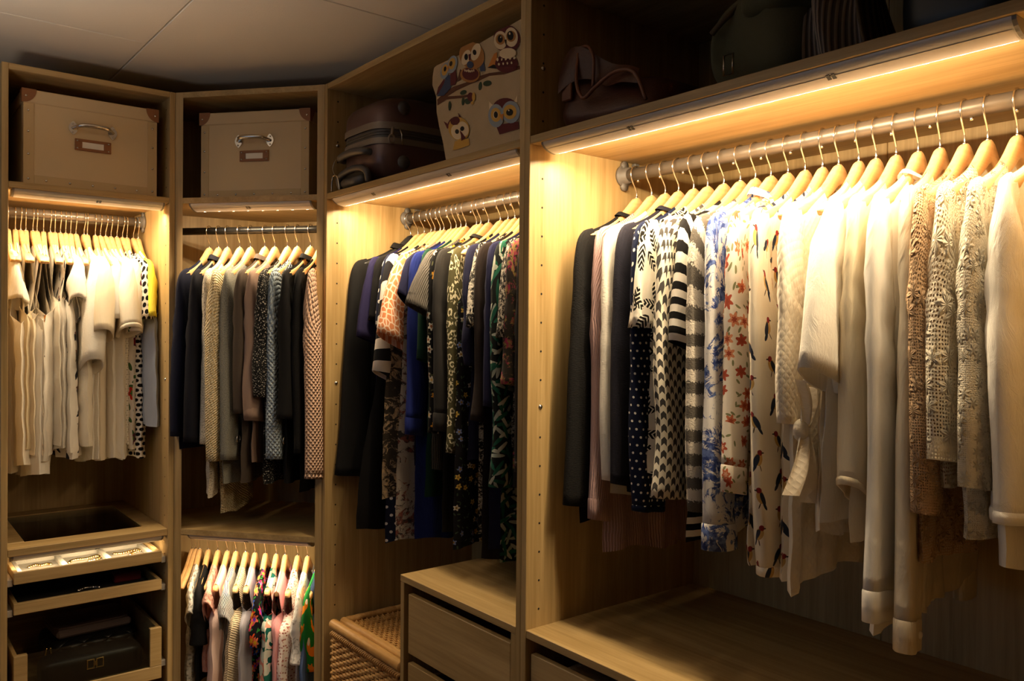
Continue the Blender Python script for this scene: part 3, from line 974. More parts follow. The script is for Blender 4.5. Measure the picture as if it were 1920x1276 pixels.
# ------------------------------------------------------------------ LED lamps under the shelf edges
def lamp(label, c, along, back, z, length, clips, dz=0.0):
    """c: middle of the shelf's front edge; z: underside of the shelf."""
    a = Vector(along).normalized(); bk = Vector(back).normalized()
    t = thing('led_lamp', label, 'lamp', (c[0], c[1], z), 0, 'strip lamps under the shelf edges')
    prof = [(.006, -.0006), (.007, -.006), (.013, -.012), (.022, -.0175), (.032, -.021), (.042, -.0225), (.046, -.0216), (.051, -.018), (.051, -.0006)]
    P = lambda s_, q: (a * s_ + bk * q[0] + Vector((0, 0, q[1])))
    L = length / 2
    mb = MB(); n = len(prof)
    vs = [P(-L, q) for q in prof] + [P(L, q) for q in prof]
    mb.add(vs, [(i, i + 1, n + i + 1, n + i) for i in range(n - 1)], True)
    mb.add(vs, [(n - 1, 0, n, 2 * n - 1)], False)
    obj('lamp_body', mb, M['alu'], t, False)
    for sg in (-1, 1):
        e = MB(); e.prism([P(sg * L, (q[0], q[1] * 1.02)) for q in prof], a * (.006 * sg))
        obj('end_cap', e, M['plast'], t, False)
    df = MB()  # skin over the aluminium body with the LED glow painted in
    qs = [(.0165, -.0152), (.022, -.0181), (.032, -.0216), (.042, -.0231), (.046, -.0224)]
    df.add([P(sg * L, q) for q in qs for sg in (-.995, .995)], [(2 * i, 2 * i + 1, 2 * i + 3, 2 * i + 2) for i in range(4)], True, 0, [(sg, i / 4) for i in range(5) for sg in (0, 1)])
    obj('painted_glow_edge', df, M['glow'], t, False)
    st = MB()
    q0, q1 = (.0472, -.0221), (.0522, -.0200)
    st.add([P(-L + .006, q0), P(L - .006, q0), P(L - .006, q1), P(-L + .006, q1)], [(0, 1, 2, 3)])
    obj('led_strip', st, M['led'], t, False)
    ld = MB(); k = max(6, int(length / .05))
    for i in range(k):
        s_ = -L + length * (i + .5) / k
        ld.add([P(s_ - .004, (.0470, -.0224)), P(s_ + .004, (.0470, -.0224)), P(s_ + .004, (.0526, -.0203)), P(s_ - .004, (.0526, -.0203))], [(0, 1, 2, 3)])
    obj('led_diode', ld, M['led2'], t, False, kind='stuff')
    for s_ in clips:
        cl = MB()
        nr = (P(0, (.022, -.0175)) - P(0, (.013, -.012))); nr = Vector((nr.x, nr.y, nr.z)).normalized()
        ou = nr.cross(a).normalized(); ou = ou if ou.z < 0 else -ou
        mid = P(s_, (.0185, -.0155))
        for w in (-.0042, .0042):
            q = mid + a * w
            cl.prism([q + a * .003 + nr * .005, q - a * .003 + nr * .005, q - a * .003 - nr * .005, q + a * .003 - nr * .005], ou * .0012)
        obj('mounting_clip', cl, M['black'], t, False)
    return t


lamp('long lit strip lamp under the shelf holding the brown leather bag', (XF, -1.921), (0, -1, 0), (1, 0, 0), ZS - T, .925, (-.215, .205))
lamp('long lit strip lamp under the shelf with suitcase and owl bag', (XF, -.908), (0, -1, 0), (1, 0, 0), ZS - T, .91, (-.22, .17))
lamp('short lit strip lamp under the far left storage box shelf', (-.2455, 0), (1, 0, 0), (0, 1, 0), ZS - T, .42, (.02,))
lamp('short strip lamp above the jackets in the corner wardrobe', (MIDC.x, MIDC.y), DD, DN, ZS - T, .42, (-.01,))
lamp('short strip lamp above the small clothes in the corner wardrobe', (MIDC.x, MIDC.y), DD, DN, ZB - T, .42, (-.01,))
lamp('short lit strip lamp under the glass shelf above gold jewellery', (-.2455, 0), (1, 0, 0), (0, 1, 0), .908, .42, (.02,))

# ------------------------------------------------------------------ hangers
def hz(x):
    """Top edge of a hanger's wood below the rail's centre line."""
    a = math.sqrt(x * x + .014 * .014) - .014
    return -.057 - .098 * (1 - math.exp(-a / .072)) - .018 * (x / .2) ** 2


def hanger_meshes(half, mat, key):
    xs = [-half + 2 * half * i / 36 for i in range(37)]
    mb = MB(); vs, fs = [], []
    for i, x in enumerate(xs):
        e = 1 - abs(x) / half
        top = hz(x); h = .019 + .020 * math.exp(-(x / .05) ** 2)
        w = .0075 + .0015 * (1 - e)
        k = 1.0
        if e < .06: k = math.sqrt(max(.05, 1 - ((.06 - e) / .06) ** 2)); 
        mid = top - h * .45
        t2, b2 = mid + (top - mid) * k, mid - (mid - (top - h)) * k
        ch = .0028 * k
        w *= (.55 + .45 * k)
        vs += [(x, -w + ch, t2), (x, w - ch, t2), (x, w, t2 - ch), (x, w, b2 + ch), (x, w - ch, b2), (x, -w + ch, b2), (x, -w, b2 + ch), (x, -w, t2 - ch)]
    for i in range(36):
        for k in range(8):
            fs.append((i * 8 + k, i * 8 + (k + 1) % 8, (i + 1) * 8 + (k + 1) % 8, (i + 1) * 8 + k))
    fs.append(tuple(range(8))[::-1]); fs.append(tuple(range(36 * 8, 37 * 8)))
    mb.add(vs, fs, True)
    wd = mb.mesh('hanger_arm', mat)
    path = smooth_path([(0, 0, -.066), (0, 0, -.046), (-.006, 0, -.034), (-.0165, 0, -.019), (-.0215, 0, -.004), (-.018, 0, .009), (-.009, 0, .0152),
                        (0, 0, .0170), (.009, 0, .0152), (.0175, 0, .009), (.0205, 0, -.002), (.019, 0, -.010)], 4)
    hk = MB().tube(path, .0017, 7)
    hk.tube([(0, 0, -.060), (0, 0, -.054)], .0032, 8)
    return wd, hk.mesh('hanger_hook', M['steel'])


HM = {'w': hanger_meshes(.180, M['wood_h'], 'w'), 'k': hanger_meshes(.138, M['wood_h'], 'k'), 'b': hanger_meshes(.180, M['black'], 'b')}
_bar = MB().tube([(-.145, 0, -.178), (.145, 0, -.178)], .0045, 10)
for s in (-1, 1): _bar.tube([(s * .145, 0, -.1805), (s * .145, 0, -.165)], .0045, 10)
BAR = _bar.mesh('trouser_bar', M['wood_h'])
PROTO = {}


def hanger(kind, pos, rz, label, group, bar=False):
    key = (kind, bar)
    root = bpy.data.objects.new('clothes_hanger', None); COL.objects.link(root); root.empty_display_size = .03
    root.location = pos; root.rotation_euler = (0, 0, rz)
    tag(root, label, 'hanger', group)
    if key not in PROTO:
        arm = obj('wooden_arm' if kind != 'b' else 'plastic_arm', HM[kind][0], None, root)
        hk = obj('hook', HM[kind][1], None, root)
        ps = [arm, hk]
        if bar: ps.append(obj('trouser_bar', BAR, None, root))
        PROTO[key] = ps
    else:
        for p in PROTO[key]:
            c = p.copy(); COL.objects.link(c); c.parent = root
    return root


# ------------------------------------------------------------------ garments
def garment(name, label, cat, mat, pos, rz, group, rod=None, **q):
    """One hung garment: the body, its sleeves, cuffs, collar, as children of an Empty on the hanger."""
    R = random.Random(hash_str(label))
    W0 = q.get('W', .19); zr = pos[2]
    hem = q.get('hem', 1.2) - zr
    D0, D1 = .0105, q.get('D', .017)
    Wm, Wh = (q.get('Wm', W0 - .035), q.get('Wh', W0 - .02)) if q.get('sl') else (q.get('Wm', W0 + .012), q.get('Wh', W0 + .03))
    nw = q.get('nw', .046 if W0 < .165 else .062); ndf, ndb = q.get('nd', (.055, .02))
    amp = q.get('amp', .008); hc = q.get('hc', .0)
    less = q.get('less', False); ws = q.get('ws', .125); za = q.get('za', -.20)
    sh = q.get('sway', (0, 0))
    t = thing(name, label, cat, pos, rz, group)
    ph = [R.uniform(0, 6.28) for _ in range(12)]
    f1, f2_, f3 = R.uniform(3.2, 5.2), R.uniform(6.5, 9.5), R.uniform(13, 18)
    mt = F[mat]
    La = hem
    zsh = lambda x: hz(max(-W0, min(W0, x))) + .006

    def prof(s):
        z = s * -La
        if less:
            w = ws + (Wm - ws) * sst(.10, -za + .0, z)
        else:
            w = (W0 - .018) + (Wm - W0 + .018) * sst(.04, .26, z)
        return w + (Wh - Wm) * sst(.2, 1.0, s)

    def sheet(side):
        wt = ws if less else W0 - .018
        def fn(a_, j_):
            s = j_ ** 1.25
            a = a_ * 2 - 1
            We = prof(s); x = a * We
            x0 = a * wt
            top = zsh(x0)
            if abs(x0) < nw:
                dd = ndf if side < 0 else ndb
                top = zsh(nw) - dd * math.sqrt(max(0, 1 - (x0 / nw) ** 2))
            hz_ = hem + hc * (a * a) * -1 + .010 * math.sin(a * 2.3 + ph[0]) * (1 if not hc else .5) + .004 * math.sin(a * 7 + ph[1])
            z = top * (1 - s) + hz_ * s
            D = D0 + (D1 - D0) * sst(0, .34, s)
            if abs(x0) > nw * .9: D *= (.08 if j_ == 0 else .8 if j_ < .05 else 1)
            open_ = less and (-z < -za + .03)
            ed = (1 - abs(a) ** 5 * (.0 if open_ else 1.0)) if not open_ else 1.0 - .15 * abs(a) ** 3
            ed = max(0.0, ed) ** .6
            g = sst(.05, .8, s)
            y = side * D * ed * (1 + .28 * g * math.sin(2 * PI * f3 * x + ph[2] + 2 * s))
            y += amp * g * (math.sin(2 * PI * f1 * x + ph[3] + s * .9) + .55 * math.sin(2 * PI * f2_ * x + ph[4] - s * 1.3))
            y += .0018 * math.sin(9 * z * 6 + 40 * x + ph[5]) * sst(.05, .3, s)
            return (x + sh[0] * s * s, y + sh[1] * s, z)
        return fn
    mb = MB()
    for side in (-1, 1):
        f = sheet(side)
        mb.grid(f, 26, 26, 0, lambda a_, j_, f=f, side=side: (f(a_, j_)[0] * 1.03 + side * .413, f(a_, j_)[2]))
    obj('body', mb, mt, t, False)

    sl = q.get('sl')
    if sl and not less:
        L = q.get('end', 1.25) - zr
        w1 = q.get('sw', .075); b1 = q.get('sb', .017); dx, dy = q.get('sd', (0, 0)); tilt = q.get('tilt', .012)
        for side in (-1, 1):
            za_, zb_ = zsh(W0 - .045), zsh(W0)
            rr = random.Random(hash_str(label) + side)
            pp = [rr.uniform(0, 6.28) for _ in range(8)]
            Ls = L + rr.uniform(-.01, .01) if side > 0 else L
            dxs = dx if side < 0 else 0.0
            dys = dy + rr.uniform(-.007, .007)
            wob = [rr.uniform(-.009, .009) for _ in range(6)]
            O = [(W0 - .045, za_ + .0035), (W0 - .004, zb_ + .001)]; I = [(W0 - .06, za_ - .13), (W0 - .056, za_ - .15)]
            if sl in ('long', 'balloon', 'elastic', 'rolled'):
                O.append((W0 + .013, zb_ - .05)); I.append((W0 - .052, za_ - .185))
                for fr_ in (.25, .5, .75, 1.0):
                    w = .072 + (w1 - .072) * fr_
                    if sl in ('balloon', 'elastic'): w = .075 + (w1 - .075) * min(1, fr_ / .8)
                    zz = zb_ - .05 + (Ls - zb_ + .05) * fr_
                    ox = W0 + .016 + dxs * fr_ + wob[int(fr_ * 4)] * fr_
                    w *= 1 + wob[int(fr_ * 4) - 2] * 8
                    if sl == 'balloon' and fr_ == 1.0: w *= .74; ox -= w1 * .13
                    if sl == 'elastic' and fr_ == 1.0: w *= .92; ox -= w1 * .04
                    O.append((ox, zz)); I.append((ox - w, min(zz - tilt * fr_, za_ - .20 - .01 * fr_)))
            else:
                ex = q.get('flare', .045)
                O.append((W0 + ex * .55, zb_ + (Ls - zb_) * .45)); I.append((W0 - .052, za_ - .15 - .02))
                O.append((W0 + ex + dxs, Ls)); I.append((W0 - .045 + dxs, min(Ls - tilt, za_ - .19)))
            Op = smooth_path([(x, 0, z) for x, z in O], 4); Ip = smooth_path([(x, 0, z) for x, z in I], 4)
            N = len(Op); n = 18
            vs, uvs, fs = [], [], []
            acc = 0.0; pc = None
            rings = []
            yoff = -.006 if q.get('front', True) else .006
            for i in range(N):
                tt = i / (N - 1)
                c = (Op[i] + Ip[i]) / 2; hv = (Op[i] - Ip[i]) / 2
                bb = .0125 + (b1 - .0125) * sst(.08, .55, tt)
                if sl == 'balloon': bb = .0125 + (b1 - .0125) * sst(.2, .8, tt) * (1 - .35 * sst(.9, 1, tt))
                if sl in ('ruffle',): bb = .0125 + (b1 - .0125) * sst(.1, 1, tt)
                if pc is not None: acc += (c - pc).length
                pc = c
                yy = (yoff + dys * tt) * sst(0, .3, tt)
                ring = []
                for k in range(n + 1):
                    a = PI + 2 * PI * (k % n) / n
                    ca, sa = math.cos(a), math.sin(a)
                    wr = .0028 * sst(.15, .4, tt) * math.sin(3 * a + 5 * tt + pp[0]) + .0022 * math.sin(11 * tt + 2 * a + pp[1]) * sst(.1, .3, tt)
                    if sl in ('balloon', 'elastic'): wr += .0045 * sst(.45, .9, tt) * math.sin(5 * a + pp[2] + tt * 2)
                    if sl == 'ruffle': wr += .008 * sst(.3, 1, tt) * math.sin(5 * a + pp[2])
                    el = .0035 * math.sin(46 * tt + pp[3] + ca * 2) * math.exp(-((tt - .5) / .13) ** 2)
                    sc = 1 + (wr * 3 + el) * 2.2
                    p = c + hv * (ca * sc) + Vector((0, yy + (bb + wr + el) * (abs(sa) ** .8) * (1 if sa > 0 else -1), 0))
                    ring.append(Vector((p.x * (-side) * -1 if side > 0 else -p.x, p.y, p.z)))
                arc = [0.0]
                for k in range(1, n + 1): arc.append(arc[-1] + (ring[k] - ring[k - 1]).length)
                for k in range(n + 1): uvs.append((arc[k] - arc[(n + 1) // 4], -acc))
                vs += ring; rings.append((c, hv, bb, yy, ring))
            m_ = len(vs)
            c, hv, bb, yy, ring = rings[-1]
            cc = sum(ring[:n], Vector()) / n
            n1 = n + 1
            for k in range(n1):
                vs.append(cc + (ring[k] - cc) * .9 + Vector((0, 0, .001))); uvs.append(uvs[m_ - n1 + k])
            for k in range(n1):
                vs.append(cc + (ring[k] - cc) * .82 + Vector((0, 0, .035))); uvs.append(uvs[m_ - n1 + k])
            for i in range(N + 1):
                for k in range(n):
                    f_ = (i * n1 + k, i * n1 + k + 1, (i + 1) * n1 + k + 1, (i + 1) * n1 + k)
                    fs.append(f_ if side < 0 else f_[::-1])
            sb = MB(); sb.add(vs, fs, True, 0, uvs)
            so = obj('sleeve', sb, mt, t, False)
            cu = q.get('cuff')
            if cu:
                ch_ = {'shirt': .05, 'turn': .034, 'band': .014, 'elastic': .018, 'rib': .045}[cu]
                grow = {'shirt': 1.06, 'turn': 1.06, 'band': 1.05, 'elastic': 1.04, 'rib': 1.04}[cu]
                mb = MB(); lift = {'shirt': .004, 'turn': .04, 'band': .008, 'elastic': .008, 'rib': .03}[cu]
                vs2, uv2 = [], []
                dwn = Vector((Ip[-1].x - Op[-1].x, 0, Ip[-1].z - Op[-1].z)).normalized()
                for j, (g_, z_) in enumerate(((grow * .96, lift), (grow, lift - .004), (grow, lift - ch_ * .5), (grow * .99, lift - ch_), (grow * .9, lift - ch_ + .001), (grow * .85, lift - ch_ * .4))):
                    for k in range(n):
                        pk = cc + (ring[k] - cc) * g_ + Vector((0, 0, z_))
                        if cu in ('elastic', 'band'): pk += Vector((0, .0012 * math.sin(k * PI), 0))
                        pk.y = cc.y + (pk.y - cc.y) * (1.0 if abs(pk.y - cc.y) > .001 else 1)
                        vs2.append(pk); uv2.append((k / n * .2, z_))
                f2s = []
                for j in range(5):
                    for k in range(n):
                        f_ = (j * n + k, j * n + (k + 1) % n, (j + 1) * n + (k + 1) % n, (j + 1) * n + k)
                        f2s.append(f_ if side < 0 else f_[::-1])
                mb.add(vs2, f2s, True, 0, uv2)
                co = obj('cuff', mb, F[q.get('cmat', mat)], so, False)
                if q.get('btn') and side < 0:
                    mb = MB()
                    for i in range(q['btn']):
                        bi = min(range(n), key=lambda k: (ring[k] - cc).y + abs((ring[k] - cc).x - .2 * w1) * .6)
                        bp = cc + (ring[bi] - cc) * (grow + .02) + Vector((0, -.0005, lift - ch_ * .5 + .016 * i))
                        mb.dome(bp, (-.25, -1, 0), .0062, .0025, 12)
                    obj('button', mb, M[q.get('bmat', 'pearl')], co, False)
    col = q.get('collar')
    if col:
        ht = {'band': .012, 'shirt': .022, 'lapel': .022}[col]
        rx, ry = nw + .002, .0125
        z0 = zsh(nw) + .001
        def cf(a_, j_):
            a = a_ * 2 * PI
            k = (0, .55, 1.0, .9, .25)[int(round(j_ * 4))]
            o = (0, .001, .002, .0055, .0095)[int(round(j_ * 4))]
            r1, r2 = rx * (1 - .12 * k) + o * 1.4, ry * (1 - .05 * k) + o
            return (r1 * math.cos(a), r2 * math.sin(a), z0 - .012 + .010 * math.cos(2 * a) * .5 + ht * k)
        mb = MB(); mb.grid(cf, 24, 4, 0, lambda a_, j_: (a_ * .4, j_ * .05), wrap=True)
        obj('collar', mb, mt, t, False)
    tie = q.get('tie')
    if tie:
        # a knotted sleeve tie: knot, two loops and two tails
        x0, z0, y0 = -(W0 - .015), q['end'] - zr - .012, -.030
        kb = MB()
        def knot(a_, j_):
            a, b = a_ * 2 * PI, (j_ - .5) * PI
            r = 1 + .12 * math.sin(3 * a)
            return (x0 + .018 * math.cos(b) * math.cos(a) * r, y0 + .013 * math.cos(b) * math.sin(a) * r, z0 + .020 * math.sin(b))
        kb.grid(knot, 14, 8, 0, wrap=True)
        ko = obj('knot', kb, mt, t, False)
        for (ax, az, ln, wd) in ((-.036, -.105, 1, .034), (.022, -.125, 1, .030), (-.014, .085, 1, .014), (.022, .072, 1, .012)):
            rb = MB()
            def tail(a_, j_, ax=ax, az=az, wd=wd):
                w = (.006 + wd * j_) * (a_ - .5) * 2
                return (x0 + ax * j_ + w * .8, y0 - .004 - .010 * math.sin(j_ * 2.6) + .008 * math.sin(a_ * PI * 2 + j_ * 2), z0 + az * j_ + abs(a_ - .5) * .006)
            rb.grid(tail, 10, 10, 0)
            obj('tie_end', rb, mt, ko, False)
    bad = q.get('badge')
    if bad:
        x, z = bad
        mb = MB(); r = .012
        mb.tube([(x + r * math.cos(2 * PI * i / 16), -.042, z - zr + r * math.sin(2 * PI * i / 16)) for i in range(16)], .0022, 6, closed=True)
        obj('ring_ornament', mb, M['nickel'], t, False)
    return t


def hash_str(s):
    h = 5381
    for c in s: h = (h * 33 + ord(c)) & 0x7fffffff
    return h


def rail(base, d, rz0, zr, rows, gname, hname, kind='w'):
    """rows: (position along the rail, turn in degrees, hanger kind, hanger label, garment or None)."""
    for (s, yaw, hk, what, gm) in rows:
        pos = (base[0] + d[0] * s, base[1] + d[1] * s, zr)
        rz = rz0 + math.radians(yaw)
        bar = False
        k = kind
        if 'b' in hk: bar = True
        if 'X' in hk: k = 'b'
        hanger(k, pos, rz, ('black plastic hanger with chrome hook holding the ' if k == 'b' else 'pale wooden hanger with chrome hook ' + ('and bar ' if bar else '') + ('holding the ' if gm else '')) + what, hname, bar)
        if gm:
            nm, label, cat, mat, q = gm
            garment(nm, label, cat, mat, pos, rz, gname, **q)


L = dict
# nearest cabinet -------------------------------------------------
S4 = [-0.433, -0.386, -0.344, -0.305, -0.262, -0.224, -0.181, -0.139, -0.102, -0.065, -0.026, 0.012, 0.049, 0.082, 0.122, 0.155, 0.192, 0.231, 0.268, 0.308, 0.344, 0.388, 0.433]
A4 = [3.7, 3.3, -0.2, 0, 0.9, -3.7, -0.6, -1.7, 0.5, 0.1, 2.1, 5.0, 8.7, 4.7, 9.6, 5.5, 6.3, 6.5, 8.4, 3.9, 2.7, 2.6, 1.3]
G4 = [
 ('black cardigan', ('cardigan', 'black fine knit cardigan at the far end of the nearest rail, beside the oak panel', 'cardigan', 'black_knit', L(W=.2, sl='long', end=1.21, hem=1.17, sw=.075, collar='band', sd=(.03, 0)))),
 ('mauve sweater', ('sweater', 'dusty mauve ribbed sweater between black cardigan and cream cardigan', 'sweater', 'mauve_knit', L(W=.19, sl='long', end=1.20, hem=1.10, sw=.06, cuff='rib', sway=(.0, -.02)))),
 ('cream cardigan', ('cardigan', 'plain cream fine knit cardigan beside the dusty mauve sweater', 'cardigan', 'cream_knit', L(W=.19, sl='long', end=1.272, hem=1.24, sw=.072))),
 ('ink knit top', ('sweater', 'ink blue fine knit sweater with darker yoke between cream cardigan and polka dots', 'sweater', 'ink_knit', L(W=.19, sl='long', end=1.27, hem=1.24, sw=.055, collar='band'))),
 ('navy polka dot blouse', ('blouse', 'navy blouse with small white polka dots and full sleeves', 'blouse', 'navy_dot', L(W=.19, sl='balloon', end=1.225, hem=1.24, sw=.135, sb=.02, cuff='band', sd=(.0, -.008)))),
 ('leaf print blouse', ('blouse', 'white blouse with black feathery leaf print and ruffled short sleeves', 'blouse', 'leafprint', L(W=.2, sl='ruffle', end=1.60, hem=1.30, flare=.02, sb=.028))),
 ('arrow check blouse', ('blouse', 'cream blouse with dark arrow check pattern and rounded hem', 'blouse', 'arrow', L(W=.2, sl='long', end=1.262, hem=1.235, sw=.095, hc=-.03))),
 ('bold striped top', ('t_shirt', 'boldly black and white striped short-sleeved top', 't-shirt', 'boldstripe', L(W=.19, sl='short', end=1.572, hem=1.18, flare=.02, sb=.02, tilt=.02))),
 ('grey striped sweater', ('sweater', 'grey and white broadly striped knit sweater', 'sweater', 'greystripe', L(W=.2, sl='long', end=1.248, hem=1.25, sw=.095))),
 ('blue toile shirt', ('shirt', 'white shirt with blue toile flowers and a collar', 'shirt', 'toile', L(W=.2, sl='long', end=1.23, hem=1.22, sw=.10, collar='shirt', cuff='shirt', hc=.02))),
 ('rose floral blouse', ('blouse', 'cream blouse with scattered rust red roses and buttoned cuffs', 'blouse', 'rosefloral', L(W=.195, sl='long', end=1.345, hem=1.30, sw=.065, cuff='shirt'))),
 ('bird print blouse', ('blouse', 'cream blouse printed with small dark and red birds', 'blouse', 'birds', L(W=.2, sl='balloon', end=1.165, hem=1.16, sw=.13, sb=.022, cuff='elastic', sd=(-.0, -.012)))),
 ('sleeveless bird print blouse', ('blouse', 'sleeveless bird print blouse with bare hanger end beside the long-sleeved bird blouse', 'blouse', 'birds', L(less=True, ws=.135, W=.19, hem=1.15, Wm=.17, Wh=.175, D=.02))),
 ('tie sleeve blouse', ('blouse', 'cream textured blouse whose sleeve is knotted with a tie', 'blouse', 'cream_tex', L(W=.205, sl='long', end=1.435, hem=1.15, sw=.085, tie=True, hc=.02, Wh=.18))),
 ('cream sleeveless textured top', ('top', 'cream sleeveless top with bare hanger end beside the tied sleeve blouse', 'top', 'cream_tex', L(less=True, ws=.14, W=.19, hem=1.22, Wm=.17, Wh=.175, D=.02, hc=-.04))),
 ('white rolled sleeve shirt', ('shirt', 'white crinkled shirt with wide short sleeves', 'shirt', 'white_crinkle', L(W=.2, sl='short', end=1.535, hem=1.28, flare=.07, sb=.026, tilt=.05))),
 ('cream silk blouse', ('blouse', 'cream silky blouse with ballooning sleeve gathered into a narrow band', 'blouse', 'cream_silk', L(W=.2, sl='balloon', end=1.352, hem=1.26, sw=.12, sb=.024, cuff='band', tilt=.05))),
 ('long white cuffed shirt', ('shirt', 'long white shirt with wide plain cuff hanging lowest in front', 'shirt', 'white', L(W=.2, sl='long', end=1.185, hem=1.115, sw=.088, cuff='shirt', collar='band'))),
 ('satin blouse', ('blouse', 'long ivory satin blouse with buttoned cuff behind tan lace', 'blouse', 'satin', L(W=.19, sl='long', end=1.15, hem=1.15, sw=.07, cuff='shirt', btn=1))),
 ('tan lace blouse', ('blouse', 'tan lace blouse with flared scalloped sleeves', 'blouse', 'tan_lace', L(W=.2, sl='long', end=1.32, hem=1.24, sw=.12, sb=.02, tilt=.02))),
 ('crochet blouse', ('blouse', 'cream crochet lace blouse with openwork shoulders', 'blouse', 'crochet', L(W=.2, sl='long', end=1.405, hem=1.36, sw=.075, sb=.018))),
 ('lace knit sweater', ('sweater', 'off-white knitted lace sweater beside the rightmost gathered sleeve', 'sweater', 'lace_knit', L(W=.2, sl='long', end=1.37, hem=1.28, sw=.07, sb=.018))),
 ('white gathered sleeve blouse', ('blouse', 'white cotton blouse with wide elastic gathered sleeve at the near end', 'blouse', 'white_crinkle', L(W=.2, sl='elastic', end=1.335, hem=1.25, sw=.17, sb=.03, cuff='elastic', collar='band'))),
]
rail((.63, -1.9), (0, -1), 0.0, 1.965, [(s, a, '', g[0], g[1]) for s, a, g in zip(S4, A4, G4)], 'tops on the rail of the nearest wardrobe', 'hangers on the rail of the nearest wardrobe')

